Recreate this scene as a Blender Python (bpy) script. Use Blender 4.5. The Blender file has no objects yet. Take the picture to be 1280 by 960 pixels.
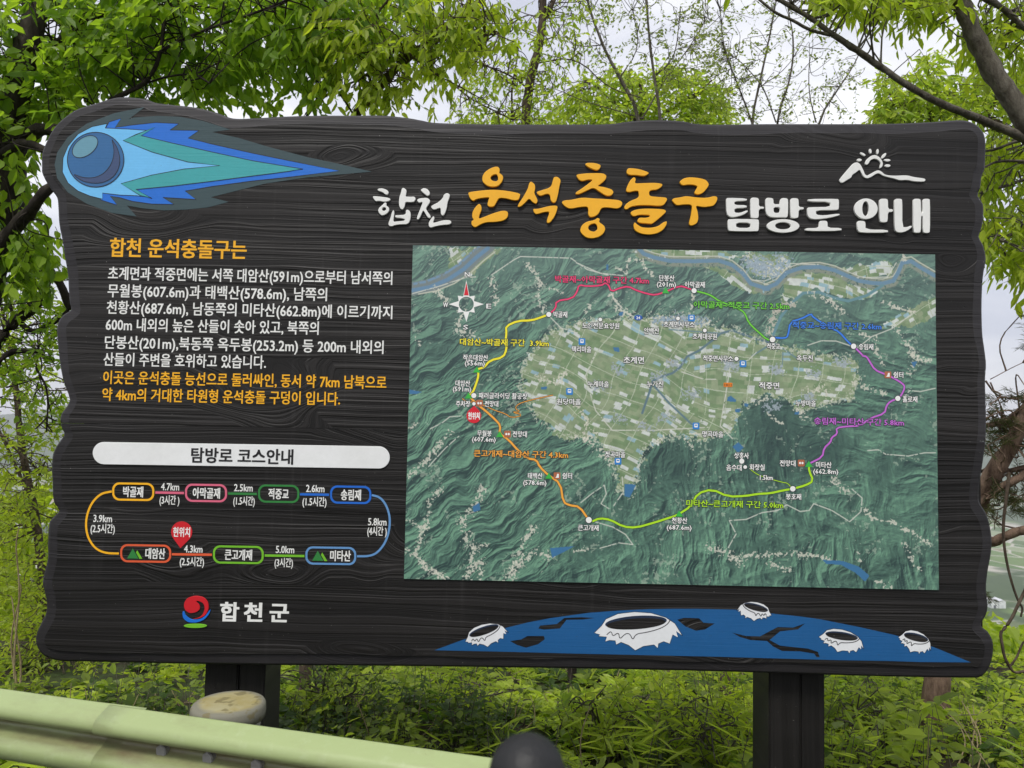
import bpy, bmesh, math, random
import numpy as np
from mathutils import Vector, Matrix
R_ = math.radians
sc = bpy.context.scene
COL = sc.collection
random.seed(7)
# ------------------------------------------------------------------ camera
F = 924.0                                   # focal length in pixels of the 1280 wide photograph
CAMZ = 1.6
PITCH, YAW, ROLL = R_(3.073), R_(0.409), R_(1.114)
CR = (Matrix.Rotation(YAW, 3, 'Z') @ Matrix.Rotation(math.pi / 2 + PITCH, 3, 'X') @ Matrix.Rotation(ROLL, 3, 'Z'))
cam = bpy.data.cameras.new('camera')
cam.sensor_width = 36.0
cam.lens = F / 1280 * 36
cam.clip_start = 0.05
cam.clip_end = 40000
cam.dof.use_dof = True
cam.dof.focus_distance = 3.2
cam.dof.aperture_fstop = 7.0
co = bpy.data.objects.new('camera', cam)
COL.objects.link(co)
m4 = CR.to_4x4(); m4.translation = (0, 0, CAMZ)
co.matrix_world = m4
sc.camera = co
CRn = np.array(CR)
# ------------------------------------------------------------------ world, sun, exposure
SUN_EL, SUN_AZ = R_(58), R_(200)            # azimuth clockwise from +Y: behind the viewer, a little left
w = bpy.data.worlds.new('World'); sc.world = w; w.use_nodes = True
nt = w.node_tree; N = nt.nodes; Lk = nt.links
bg = N['Background']
sky = N.new('ShaderNodeTexSky'); sky.sky_type = 'NISHITA'; sky.sun_disc = False
sky.sun_elevation = SUN_EL; sky.sun_rotation = SUN_AZ
tc = N.new('ShaderNodeTexCoord'); mp = N.new('ShaderNodeMapping'); mp.inputs['Scale'].default_value = (1.1, 1.1, 3.2)
n1 = N.new('ShaderNodeTexNoise'); n1.inputs['Scale'].default_value = 2.3; n1.inputs['Detail'].default_value = 7; n1.inputs['Roughness'].default_value = .5
n1.inputs['Distortion'].default_value = .35
rp = N.new('ShaderNodeValToRGB'); e = rp.color_ramp.elements
e[0].position = .36; e[0].color = (3.9, 4.05, 4.7, 1); e[1].position = .66; e[1].color = (6.9, 6.9, 7.05, 1)
mx = N.new('ShaderNodeMix'); mx.data_type = 'RGBA'; mx.inputs[0].default_value = .93
Lk.new(tc.outputs['Generated'], mp.inputs[0]); Lk.new(mp.outputs[0], n1.inputs['Vector']); Lk.new(n1.outputs['Fac'], rp.inputs[0])
Lk.new(sky.outputs[0], mx.inputs[6]); Lk.new(rp.outputs[0], mx.inputs[7]); Lk.new(mx.outputs[2], bg.inputs[0])
bg.inputs[1].default_value = 0.1
sl = bpy.data.lights.new('sun', 'SUN'); sl.energy = 1.5; sl.angle = R_(14); sl.color = (1, .965, .9)
so = bpy.data.objects.new('sun', sl); COL.objects.link(so)
sd = Vector((math.sin(SUN_AZ) * math.cos(SUN_EL), math.cos(SUN_AZ) * math.cos(SUN_EL), math.sin(SUN_EL)))
so.rotation_euler = (-sd).to_track_quat('-Z', 'Y').to_euler(); so.location = (0, 0, 30)
sc.view_settings.view_transform = 'Standard'
sc.view_settings.look = 'None'
sc.view_settings.gamma = 1
sc.view_settings.exposure = 0.85
sc.cycles.use_denoising = True
sc.cycles.max_bounces = 8
sc.cycles.transparent_max_bounces = 8

# ------------------------------------------------------------------ helpers
def P(px, py, D):
    """the point of the plane y = D seen at a pixel of the photograph"""
    d = CRn @ np.array([(px - 640) / F, -(py - 480) / F, -1.0])
    t = D / d[1]
    return Vector((d[0] * t, D, CAMZ + d[2] * t))
def lin(c):
    return tuple(((x / 255 / 12.92) if x / 255 <= .04045 else ((x / 255 + .055) / 1.055) ** 2.4) for x in c)
def link(o, parent=None):
    COL.objects.link(o)
    if parent is not None:
        o.parent = parent
    return o
def tag(o, label=None, cat=None, group=None, kind=None):
    if label: o['label'] = label
    if cat: o['category'] = cat
    if group: o['group'] = group
    if kind: o['kind'] = kind
    return o
def empty(name, loc=(0, 0, 0)):
    o = bpy.data.objects.new(name, None); o.location = loc; o.empty_display_size = .1
    return link(o)
def mesh_obj(name, verts, faces, mat, parent=None, smooth=False, off=None):
    """verts in world space; the object keeps its parent's origin"""
    me = bpy.data.meshes.new(name)
    v = np.asarray(verts, dtype=np.float64).reshape(-1, 3)
    if parent is not None:
        base = Vector(parent.location)
        q = parent.parent
        while q is not None:
            base += Vector(q.location); q = q.parent
        v = v - np.array(base)
    me.from_pydata(v.tolist(), [], faces)
    if smooth: me.polygons.foreach_set('use_smooth', [True] * len(me.polygons))
    if mat: me.materials.append(mat)
    me.update()
    return link(bpy.data.objects.new(name, me), parent)
def tri_mesh(name, V, Fc, mat, parent=None, vals=None, smooth=True):
    """fast numpy mesh of triangles; vals = one number a vertex, stored as attribute 'v'"""
    me = bpy.data.meshes.new(name)
    V = np.asarray(V, np.float32)
    if parent is not None: V = V - np.array(parent.location, np.float32)
    Fc = np.asarray(Fc, np.int32)
    me.vertices.add(len(V)); me.vertices.foreach_set('co', V.ravel())
    me.loops.add(Fc.size); me.loops.foreach_set('vertex_index', Fc.ravel())
    me.polygons.add(len(Fc)); k = Fc.shape[1]
    me.polygons.foreach_set('loop_start', np.arange(len(Fc), dtype=np.int32) * k)
    me.polygons.foreach_set('use_smooth', np.full(len(Fc), smooth))
    if vals is not None:
        a = me.attributes.new('v', 'FLOAT', 'POINT'); a.data.foreach_set('value', np.asarray(vals, np.float32))
    me.materials.append(mat); me.update(calc_edges=True); me.validate()
    return link(bpy.data.objects.new(name, me), parent)

class M:
    """small node-material builder"""
    def __init__(s, name, col=(.5, .5, .5), rough=.6, spec=.5, metal=0):
        s.m = bpy.data.materials.new(name); s.m.use_nodes = True
        s.nt = s.m.node_tree; s.N = s.nt.nodes; s.L = s.nt.links
        s.b = s.N['Principled BSDF']
        s.b.inputs['Base Color'].default_value = (*col, 1); s.b.inputs['Roughness'].default_value = rough
        s.b.inputs['Specular IOR Level'].default_value = spec; s.b.inputs['Metallic'].default_value = metal
    def n(s, t, **kw):
        x = s.N.new(t)
        for k, v in kw.items():
            if k in x.inputs: x.inputs[k].default_value = v
            else: setattr(x, k, v)
        return x
    def noise(s, scale, detail=4, rough=.5, vec=None, dist=0, out='Fac'):
        x = s.n('ShaderNodeTexNoise', Scale=scale, Detail=detail, Roughness=rough, Distortion=dist)
        if vec is not None: s.L.new(vec, x.inputs['Vector'])
        return x.outputs[out]
    def obj(s, scale=(1, 1, 1)):
        t = s.n('ShaderNodeTexCoord'); p = s.n('ShaderNodeMapping'); p.inputs['Scale'].default_value = scale
        s.L.new(t.outputs['Object'], p.inputs[0]); return p.outputs[0]
    def ramp(s, fac, stops):
        r = s.n('ShaderNodeValToRGB'); e = r.color_ramp.elements
        while len(e) < len(stops): e.new(.5)
        for i, (p, c) in enumerate(stops): e[i].position = p; e[i].color = (*c, 1) if len(c) == 3 else c
        s.L.new(fac, r.inputs[0]); return r.outputs[0]
    def math(s, op, a, b=None, c=None):
        x = s.n('ShaderNodeMath', operation=op)
        for i, q in enumerate((a, b, c)):
            if q is None: continue
            if isinstance(q, (int, float)): x.inputs[i].default_value = q
            else: s.L.new(q, x.inputs[i])
        return x.outputs[0]
    def mix(s, fac, a, b, mode='MIX'):
        x = s.n('ShaderNodeMix', data_type='RGBA', blend_type=mode)
        for i, q in ((0, fac), (6, a), (7, b)):
            if isinstance(q, (int, float)): x.inputs[i].default_value = q
            elif isinstance(q, tuple): x.inputs[i].default_value = (*q, 1)
            else: s.L.new(q, x.inputs[i])
        return x.outputs[2]
    def bump(s, h, dist, strength=1):
        x = s.n('ShaderNodeBump', Strength=strength, Distance=dist)
        s.L.new(h, x.inputs['Height']); s.L.new(x.outputs[0], s.b.inputs['Normal']); return x
    def base(s, c): s.L.new(c, s.b.inputs['Base Color'])
    def rough(s, c): s.L.new(c, s.b.inputs['Roughness'])

def paint(name, c, rough=.5, grain=.0):
    """flat paint laid on the carved board: the wood relief shows through it"""
    q = M(name, lin(c), rough)
    o = q.obj((1.3, 1, 60)); h = q.noise(3, 5, .6, o)
    f = q.noise(55, 3, .6, q.obj())
    wear = q.ramp(q.noise(38, 5, .75, q.obj((1, 1, 2.2))), [(.66, (0,) * 3), (.70, (1,) * 3)])
    big = q.ramp(q.noise(5, 4, .6, q.obj()), [(.3, (.93, .93, .92)), (.7, (1, 1, 1))])
    cc = q.mix(1.0, q.mix(1.0, lin(c), q.ramp(f, [(.3, (.95, .95, .95)), (.7, (1, 1, 1))]), 'MULTIPLY'), big, 'MULTIPLY')
    q.base(q.mix(q.math('MULTIPLY', wear, .35 if grain else .10), cc, (.06, .058, .055)))
    if grain: q.bump(h, grain)
    return q.m

# board: dark stained, deeply brushed wood grain
def wood(name, dark, light, relief=.0035, axis='x'):
    q = M(name, dark, .5, .27)
    info = q.n('ShaderNodeObjectInfo')
    t = q.n('ShaderNodeTexCoord'); sp = q.n('ShaderNodeSeparateXYZ'); q.L.new(t.outputs['Object'], sp.inputs[0])
    X, Z = (sp.outputs[0], sp.outputs[2]) if axis == 'x' else (sp.outputs[2], sp.outputs[0])
    seed = q.math('MULTIPLY', info.outputs['Random'], 37.0)
    cb = q.n('ShaderNodeCombineXYZ')
    q.L.new(q.math('MULTIPLY', X, .95), cb.inputs[0]); q.L.new(q.math('MULTIPLY', Z, 3.6), cb.inputs[2]); q.L.new(seed, cb.inputs[1])
    low = q.noise(1.0, 2, .45, cb.outputs[0], .3)
    cbm = q.n('ShaderNodeCombineXYZ'); q.L.new(q.math('MULTIPLY', X, 1.5), cbm.inputs[0]); q.L.new(q.math('MULTIPLY', Z, 3.2), cbm.inputs[2]); q.L.new(q.math('ADD', seed, 9.3), cbm.inputs[1])
    knot = q.ramp(q.noise(1.0, 1, .4, cbm.outputs[0]), [(.60, (0,) * 3), (.78, (1,) * 3)])      # the few places where the grain swirls
    f = q.math('MULTIPLY_ADD', low, q.math('MULTIPLY_ADD', knot, .30, .075), Z)      # warped height across the grain
    cb2 = q.n('ShaderNodeCombineXYZ')
    q.L.new(q.math('MULTIPLY', X, .35), cb2.inputs[0]); q.L.new(q.math('MULTIPLY', f, 52.), cb2.inputs[2]); q.L.new(seed, cb2.inputs[1])
    rings = q.noise(1.0, 3, .55, cb2.outputs[0])
    cb3 = q.n('ShaderNodeCombineXYZ')
    q.L.new(q.math('MULTIPLY', X, .8), cb3.inputs[0]); q.L.new(q.math('MULTIPLY', f, 250.), cb3.inputs[2]); q.L.new(seed, cb3.inputs[1])
    fine = q.noise(1.0, 3, .6, cb3.outputs[0])
    sel = q.ramp(rings, [(.44, (0, 0, 0)), (.58, (1, 1, 1))])
    h = q.math('ADD', q.math('MULTIPLY', sel, .75), q.math('MULTIPLY', fine, .6))
    pit = q.noise(90, 2, .5, q.obj((1, 1, 1)))
    pits = q.ramp(pit, [(.22, (0, 0, 0)), (.30, (1, 1, 1))])
    h = q.math('ADD', h, q.math('MULTIPLY', pits, .25))
    open_ = q.noise(1.0, 2, .5, q.obj((.7, 1, 2.4)))                                   # some stretches are brushed deeper than others
    h = q.math('MULTIPLY', h, q.ramp(open_, [(.35, (.35,) * 3), (.65, (1.15,) * 3)]))
    q.bump(h, relief, .9)
    c = q.mix(q.math('MULTIPLY', q.math('ADD', sel, fine), .5), dark, light)
    big = q.noise(2.2, 3, .5, q.obj((.6, 1, 2)))
    c = q.mix(q.math('MULTIPLY', q.ramp(big, [(.45, (0, 0, 0)), (.7, (1, 1, 1))]), .35), c, tuple(x * 1.5 for x in light))
    tint = q.n('ShaderNodeHueSaturation'); q.L.new(c, tint.inputs['Color']); q.L.new(q.math('MULTIPLY_ADD', info.outputs['Random'], .5, .72), tint.inputs['Value']); c = tint.outputs[0]
    chip = q.ramp(q.noise(130, 1, .5, q.obj()), [(.80, (0,) * 3), (.815, (1,) * 3)])      # paint chipped down to pale wood, dust specks
    c = q.mix(q.math('MULTIPLY', chip, .8), c, (.32, .31, .29))
    dust = q.math('MULTIPLY', q.ramp(q.noise(1.0, 5, .6, q.obj((26, 1, 1.1))), [(.56, (0,) * 3), (.74, (1,) * 3)]), q.ramp(q.noise(1.7, 2, .5, q.obj()), [(.45, (0,) * 3), (.62, (1,) * 3)]))
    c = q.mix(q.math('MULTIPLY', dust, .22), c, (.09, .088, .085))
    q.base(c)
    q.rough(q.ramp(fine, [(.3, (.7,) * 3), (.7, (.40,) * 3)]))
    return q.m
MAT = {}
MAT['board'] = wood('board_wood', (.0048, .0044, .0042), (.021, .019, .018))
MAT['edge'] = wood('board_edge', (.020, .0185, .020), (.030, .028, .030), .0012)
MAT['post'] = wood('post_wood', (.006, .0055, .005), (.015, .0135, .0125), .0015, 'z')
for k, c in dict(white=(236, 236, 232), yellow=(250, 182, 22), ink=(24, 23, 25), red=(206, 22, 36), pink=(224, 104, 132), green=(44, 128, 58),
                 blue=(22, 104, 206), steel=(98, 148, 200), orange=(226, 92, 52), lime=(116, 188, 38), bar=(236, 237, 236)).items():
    MAT[k] = paint('paint_' + k, c)
for k, c in dict(comet_glow=(52, 74, 78), comet_blue=(20, 112, 214), comet_sky=(112, 194, 246), comet_teal=(60, 166, 170), ball=(44, 104, 158),
                 ball_shine=(104, 156, 176), ball_shade=(58, 78, 118), crater_ground=(26, 90, 146)).items():
    MAT[k] = paint('paint_' + k, c, .42, .0007)
MAT['crater'] = paint('paint_crater', (232, 234, 236))
for k, c in dict(m_yellow=(244, 232, 48), m_orange=(244, 170, 66), m_pink=(236, 66, 116), m_green=(112, 206, 60), m_lime=(176, 226, 40),
                 m_blue=(58, 128, 226), m_violet=(196, 108, 208), m_white=(240, 240, 236), m_dark=(44, 52, 54), m_red=(216, 34, 50), m_brown=(176, 104, 72),
                 m_bus=(48, 132, 206), m_tri=(60, 180, 70), m_badge=(232, 130, 30), m_road=(36, 92, 176)).items():
    MAT[k] = M('print_' + k[2:], lin(c), .38).m

def curve_mesh(name, polys, D, mat, parent, thick=.0, bevel=.0, smooth=0):
    """closed outlines (photo pixels, or plane points) filled with holes, standing THICK proud of the plane y = D (towards the viewer)"""
    c = bpy.data.curves.new(name, 'CURVE'); c.dimensions = '2D'; c.fill_mode = 'BOTH' if thick else 'FRONT'
    Df = D - thick
    for pl in polys:
        pts = [np.array(p, float) for p in pl]
        for _ in range(smooth):
            q = []
            for i in range(len(pts)):
                a, b = pts[i], pts[(i + 1) % len(pts)]
                q += [a * .78 + b * .22, a * .22 + b * .78]
            pts = q
        s = c.splines.new('POLY'); s.points.add(len(pts) - 1); s.use_cyclic_u = True
        for i, p in enumerate(pts):
            v = P(p[0], p[1], Df); s.points[i].co = (v.x, v.z, 0, 1)
    if thick:
        c.extrude = thick / 2; c.bevel_depth = bevel; c.bevel_resolution = 1; c.offset = -bevel
    o = bpy.data.objects.new(name, c)
    me = bpy.data.meshes.new_from_object(o)
    bpy.data.objects.remove(o); bpy.data.curves.remove(c)
    base = abs_loc(parent)
    for v in me.vertices:
        x, z, y = v.co
        v.co = (x - base.x, D - thick / 2 - y - base.y, z - base.z)
    me.flip_normals() if False else None
    me.name = name; me.materials.clear(); me.materials.append(mat)
    bm = bmesh.new(); bm.from_mesh(me); bmesh.ops.recalc_face_normals(bm, faces=bm.faces) if thick else None
    bm.to_mesh(me); bm.free()
    return link(bpy.data.objects.new(name, me), parent)
def abs_loc(p):
    v = Vector((0, 0, 0))
    while p is not None: v += Vector(p.location); p = p.parent
    return v
def Z(pts, ox, oy, s): return [(ox + x / s, oy + y / s) for x, y in pts]
def ell(cx, cy, rx, ry, rot=0, n=40):
    a = R_(rot); o = []
    for i in range(n):
        t = 2 * math.pi * i / n; x, y = rx * math.cos(t), ry * math.sin(t)
        o.append((cx + x * math.cos(a) - y * math.sin(a), cy + x * math.sin(a) + y * math.cos(a)))
    return o
def smooth_line(pts, k=2):
    pts = [np.array(p, float) for p in pts]
    for _ in range(k):
        q = [pts[0]]
        for i in range(len(pts) - 1): q += [pts[i] * .75 + pts[i + 1] * .25, pts[i] * .25 + pts[i + 1] * .75]
        pts = q + [pts[-1]]
    return pts
def ribbon(name, pts, wpx, D, mat, parent, k=2, closed=False):
    """a painted line: one strip of constant width"""
    pts = smooth_line(pts, k) if k else [np.array(p, float) for p in pts]
    n = len(pts); V = []; Fc = []
    for i, p in enumerate(pts):
        a = pts[i - 1] if (i or closed) else p; b = pts[(i + 1) % n] if (i < n - 1 or closed) else p
        t = b - a; t = t / (np.linalg.norm(t) + 1e-9); nn = np.array([-t[1], t[0]]) * wpx / 2
        V += [P(*(p + nn), D)[:], P(*(p - nn), D)[:]]
    for i in range(n if closed else n - 1):
        j = (i + 1) % n; Fc.append((2 * i, 2 * i + 1, 2 * j + 1, 2 * j))
    return mesh_obj(name, V, Fc, mat, parent)
def capsule(cx, cy, w_, h_, slope=.0165, n=10, r=None):
    r = r or h_ / 2; o = []
    for (sx, sy, a0) in ((1, -1, -90), (1, 1, 0), (-1, 1, 90), (-1, -1, 180)):
        for i in range(n + 1):
            a = R_(a0 + 90 * i / n)
            x = sx * (w_ / 2 - r) + r * math.cos(a); y = sy * (h_ / 2 - r) + r * math.sin(a)
            o.append((cx + x, cy + y + x * slope))
    return o
REF = {}
JOBS = []; GL = {}
def text(s, x0, x1, yc, h, D, mat, parent, name='text_line', bold=.012, halo=None, hb=.05):
    """one line of lettering fitted between pixels x0 and x1, hangul height h pixels, centred on yc at its middle (set by flush_text)"""
    JOBS.append((s, x0, x1, yc, h, D, mat, parent, name, bold, halo, hb))
def flush_text():
    for res in (1, 2):                               # all lines are set in one go, then parted by their height on the sheet
        ss = sorted({j[0] for j in JOBS if (2 if j[4] > 10 else 1) == res} | {'합'})
        c = bpy.data.curves.new('t', 'FONT'); c.body = '\n'.join(ss); c.resolution_u = res; c.fill_mode = 'FRONT'; c.space_line = 3
        o = bpy.data.objects.new('t', c); me = bpy.data.meshes.new_from_object(o)
        v = np.zeros(len(me.vertices) * 3); me.vertices.foreach_get('co', v); v = v.reshape(-1, 3)
        ln = np.clip(np.floor((1.6 - v[:, 1]) / 3).astype(int), 0, len(ss) - 1)
        new = np.zeros(len(v), int); cnt = [0] * len(ss)
        for i, l in enumerate(ln.tolist()): new[i] = cnt[l]; cnt[l] += 1
        fs = [[] for _ in ss]
        for q in me.polygons: fs[ln[q.vertices[0]]].append(tuple(int(new[i]) for i in q.vertices))
        for l, s in enumerate(ss): GL[(s, res)] = (fs[l], v[ln == l] + np.array((0, 3. * l, 0)))
        bpy.data.objects.remove(o); bpy.data.curves.remove(c); bpy.data.meshes.remove(me)
    for j in JOBS: set_text(*j)
    JOBS.clear()
def set_text(s, x0, x1, yc, h, D, mat, parent, name, bold, halo, hb):
    if 'r' not in REF:
        v = GL[('합', 2)][1]; REF['r'] = (v[:, 1].min(), v[:, 1].max())
    r0, r1 = REF['r']
    A = P(x0, yc + (x0 - (x0 + x1) / 2) * .0175, D); B = P(x1, yc + (x1 - (x0 + x1) / 2) * .0175, D); C_ = P((x0 + x1) / 2, yc, D)
    H = (P((x0 + x1) / 2, yc - h / 2, D) - P((x0 + x1) / 2, yc + h / 2, D)).z
    base = abs_loc(parent); out = None
    fc, v = GL[(s, 2 if h > 10 else 1)]; ext = (v[:, 0].min(), v[:, 0].max()); n = len(v)
    sx, sz = (B.x - A.x) / (ext[1] - ext[0]), H / (r1 - r0)
    lays = [(bold, mat, 0, ((-1, -.7), (1, -.7), (-1, .7), (1, .7)))]
    if halo: lays.append((hb, halo, .0005, ((-1, -1), (1, -1), (-1, 1), (1, 1), (0, 1.2), (0, -1.2))))
    for lay, (off, mt, dy, sh) in enumerate(lays):
        V = []; Fc = []
        for k, (a, b) in enumerate(sh):              # heavier strokes: the letters laid over themselves, each a hair deeper
            q = np.empty_like(v)
            q[:, 0] = A.x + (v[:, 0] - ext[0]) * sx + a * off * sz; q[:, 1] = D + dy + k * .00004
            q[:, 2] = C_.z + (v[:, 1] - (r0 + r1) / 2) * sz + b * off * sz
            V.append(q); Fc += [tuple(i + k * n for i in f) for f in fc]
        V = np.concatenate(V) - np.array(base)
        me = bpy.data.meshes.new(name); me.from_pydata(V.tolist(), [], Fc); me.materials.append(mt); me.update()
        o = link(bpy.data.objects.new(name if lay == 0 else name + '_outline', me), parent)
        if lay: o['kind'] = 'stuff'
        out = out or o
    return out
# ------------------------------------------------------------------ the information board
D0 = 3.10                                    # front face of the planks
BASE = P(640, 845, D0)
sign = empty('information_board', (BASE.x, D0 + .06, -.35))
tag(sign, 'large dark wooden map board with comet, orange and white lettering on two black posts', 'sign')
OUT = [(52,208),(52.5,192),(59,175),(67.5,160),(80,147.5),(97.5,136),(120,129),(136,124),(152,121),(180,123),(195,128),(215,130.5),(245,134),(270,140),
(292,147.5),(322,147),(360,145),(400,144),(445,144),(480,144),(510,147),(527,150),(545,153),(595,154.5),(640,155),(670,155),(727,155),(760,154.5),(790,151),
(820,149.5),(852,151),(880,155),(960,154.5),(1015,154.5),(1060,154.5),(1115,154),(1165,152),(1190,150),(1205,150),(1217.5,154),(1227.5,162.5),(1232,175),(1232,197.5),
(1231,212),(1227.5,220),(1225.7,235),(1222.5,245),(1229,255),(1229.5,270),(1227.5,285),(1223.7,296),(1229,306),(1232.7,323),(1230.3,338),(1228.4,355),
(1227.5,385),(1228.4,417),(1231.3,439),(1233,456),(1231.8,477.5),(1233,522.5),(1232.2,552.5),(1228.4,580.6),(1224.7,605),(1223.7,618.7),(1224.7,628),
(1232.2,640),(1237,654),(1240,675),(1238.7,694),(1235,714),(1233,735),(1235,757.5),(1232.5,769),(1226.5,781.5),(1235,789),(1240.6,799),(1242,810),(1240,825),
(1235,837.5),(1229,844),(1221,847.5),(1185,847.6),(1100,846),(1000,843),(900,840),(770,837),(640,835),(530,833.5),(430,832.5),(340,832),(255,830.7),(170,829),(107.5,827.5),
(77.5,827),(60,822.5),(50,815),(44.5,802.5),(46,790),(52.5,776),(57.5,765),(58,752.5),(55.5,740),(53,727.5),(56,712.5),(59.5,697.5),(59.5,680),(60,665),
(62,651),(67.5,645),(73.7,638),(68.7,631),(66,622.5),(65.4,604),(64.4,585),(66,567.5),(72.5,554),(79.4,545),(80,541),(77,535),(75,525),(77,516),(83.7,507.5),
(87,500),(85,492.5),(81,482.5),(78,472.5),(75.6,460),(73.7,447.5),(72,430),(71,410),(73.7,400),(80,392.5),(88.7,387),(87,379),(85.6,365),(84.6,345),
(81,322.5),(77.5,300),(73.7,280),(72.5,260),(71,247.5),(63.7,237.5),(56,225),(52,215)]
def outline_world():
    pts = [P(x, y, D0 + .02) for x, y in OUT]
    pts = [np.array((p.x, p.z)) for p in pts]
    q = []
    for i in range(len(pts)):                # Catmull-Rom, one sample about every 12 mm
        p0, p1, p2, p3 = pts[i - 1], pts[i], pts[(i + 1) % len(pts)], pts[(i + 2) % len(pts)]
        k = max(1, int(np.linalg.norm(p2 - p1) / .014))
        for j in range(k):
            t = j / k
            q.append(.5 * ((2 * p1) + (-p0 + p2) * t + (2 * p0 - 5 * p1 + 4 * p2 - p3) * t * t + (-p0 + 3 * p1 - 3 * p2 + p3) * t ** 3))
    return np.array(q)
ol = outline_world()
def inset(ring, d):
    nb = 3
    t = np.roll(ring, -nb, 0) - np.roll(ring, nb, 0)
    n = np.stack([t[:, 1], -t[:, 0]], 1); n /= np.linalg.norm(n, axis=1)[:, None]
    n = n + np.roll(n, 1, 0) + np.roll(n, -1, 0) + np.roll(n, 2, 0) + np.roll(n, -2, 0); n /= np.linalg.norm(n, axis=1)[:, None]
    return ring + n * d
rr = np.random.default_rng(5)
def board_bmesh():
    bm = bmesh.new()
    wob = np.convolve(np.tile(rr.normal(0, 1, len(ol)), 3), np.hanning(25) / np.hanning(25).sum(), 'same')[len(ol):2 * len(ol)]
    # (inset, depth y, material index) rings from the front face to the back
    rings = [(inset(ol, (.050 + wob * .012)[:, None]), D0), (inset(ol, (.046 + wob * .012)[:, None]), D0 + .007), (inset(ol, .012), D0 + .012),
             (inset(ol, .003), D0 + .018), (ol, D0 + .028), (ol, D0 + .085)]
    rv = []
    for ring, y in rings:
        rv.append([bm.verts.new((p[0], y, p[1])) for p in ring])
    n = len(ol)
    for k in range(len(rings) - 1):
        for i in range(n):
            j = (i + 1) % n
            f = bm.faces.new((rv[k][i], rv[k][j], rv[k + 1][j], rv[k + 1][i])); f.material_index = 1; f.smooth = k != 1
    bm.faces.new(list(reversed(rv[0]))).material_index = 0
    bm.faces.new(rv[-1]).material_index = 0
    bmesh.ops.recalc_face_normals(bm, faces=bm.faces)
    return bm
cuts = [P(640, y, D0).z for y in (228, 342, 452, 540, 645, 737)]
lims = [9.0] + cuts + [-9.0]
bb = board_bmesh()
for k in range(len(lims) - 1):
    b = bb.copy()
    for (z, s) in ((lims[k] - .0007, 1), (lims[k + 1] + .0007, -1)):
        if abs(z) > 5: continue
        g = list(b.verts) + list(b.edges) + list(b.faces)
        r = bmesh.ops.bisect_plane(b, geom=g, plane_co=(0, 0, z), plane_no=(0, 0, s), clear_outer=True)
        ed = [x for x in r['geom_cut'] if isinstance(x, bmesh.types.BMEdge)]
        bmesh.ops.triangle_fill(b, use_beauty=True, edges=ed)
    bmesh.ops.triangulate(b, faces=[f for f in b.faces if len(f.verts) > 4])
    bmesh.ops.recalc_face_normals(b, faces=b.faces)
    for v in b.verts: v.co -= sign.location
    me = bpy.data.meshes.new('plank'); b.to_mesh(me); b.free()
    me.materials.append(MAT['board']); me.materials.append(MAT['edge'])
    link(bpy.data.objects.new('plank', me), sign)
bb.free()
# posts: two stout black uprights, each of two boards
for (xa, xb) in ((256, 331), (961, 1031)):
    a, b = P(xa, 850, 3.19), P(xb, 850, 3.19)
    post = bpy.data.objects.new('post', None); post.location = ((a.x + b.x) / 2 - sign.location.x, 3.26 - sign.location.y, -.1); link(post, sign)
    wd = b.x - a.x; mid = a.x + wd * .56
    for (p0, p1, dy) in ((a.x, mid - .0015, 0), (mid + .0015, b.x, .004)):
        bm = bmesh.new(); bmesh.ops.create_cube(bm, size=1)
        z0, z1 = -1.5, 2.55
        for v in bm.verts:
            v.co = (p0 + (v.co.x + .5) * (p1 - p0), 3.187 + dy + (v.co.y + .5) * .22, z0 + (v.co.z + .5) * (z1 - z0))
        bmesh.ops.bevel(bm, geom=list(bm.edges), offset=.006, segments=2, affect='EDGES')
        bm.verts.ensure_lookup_table()
        base = abs_loc(post)
        for v in bm.verts: v.co -= base
        me = bpy.data.meshes.new('post_board'); bm.to_mesh(me); bm.free(); me.materials.append(MAT['post'])
        link(bpy.data.objects.new('post_board', me), post)

# comet
s4 = lambda p: Z(p, 40, 110, 4.0)
s1 = lambda p: Z(p, 40, 120, 2.909)
glow = s1([(410,40),(300,62),(200,100),(130,150),(92,205),(82,250),(92,300),(130,350),(200,392),(290,425),(380,438),(345,398),(400,408),(480,416),(560,413),(640,405),
    (715,385),(650,368),(850,318),(1000,296),(1235,275),(1100,243),(1000,222),(850,182),(750,152),(655,131),(722,122),(620,90),(540,76),(460,72),(370,78),(350,86)])
blue = s4([(365,205),(385,170),(445,152),(415,197),(500,185),(620,172),(735,178),(690,210),(835,212),(780,250),(900,280),(1100,325),(1280,362),(1537,414),(1280,446),(1100,465),
    (900,492),(765,515),(820,557),(655,547),(710,582),(600,580),(500,566),(440,548),(390,540),(425,585),(345,560),(300,500),(300,300)])
light = s4([(375,178),(300,193),(230,230),(180,290),(155,350),(152,420),(180,475),(230,515),(290,540),(352,555),(352,525),(440,535),(520,538),(570,545),(520,515),(445,478),(600,435),
    (760,405),(940,388),(780,370),(600,320),(455,262),(520,232),(575,212),(480,205),(365,200)])
teal = s4([(455,262),(540,225),(615,195),(545,238),(700,275),(900,320),(1100,363),(1354,405),(1280,417),(1100,440),(900,466),(700,490),(520,507),(600,552),(540,537),(445,478),(600,435),
    (760,405),(940,388),(780,370),(600,320)])
comet = curve_mesh('comet_glow', [glow], D0 - .0008, MAT['comet_glow'], sign)
for nm, pl, dd, mt in (('comet_flame', blue, .0012, 'comet_blue'), ('comet_core', light, .0016, 'comet_sky'), ('comet_tail', teal, .0020, 'comet_teal')):
    curve_mesh(nm, [pl], D0 - dd, MAT[mt], sign)
    ribbon('comet_outline', pl, .8, D0 - dd - .0003, MAT['ink'], sign, 0, True)
ball = ell(*s4([(318, 358)])[0], 35.3, 34.2, 0, 60)
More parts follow.
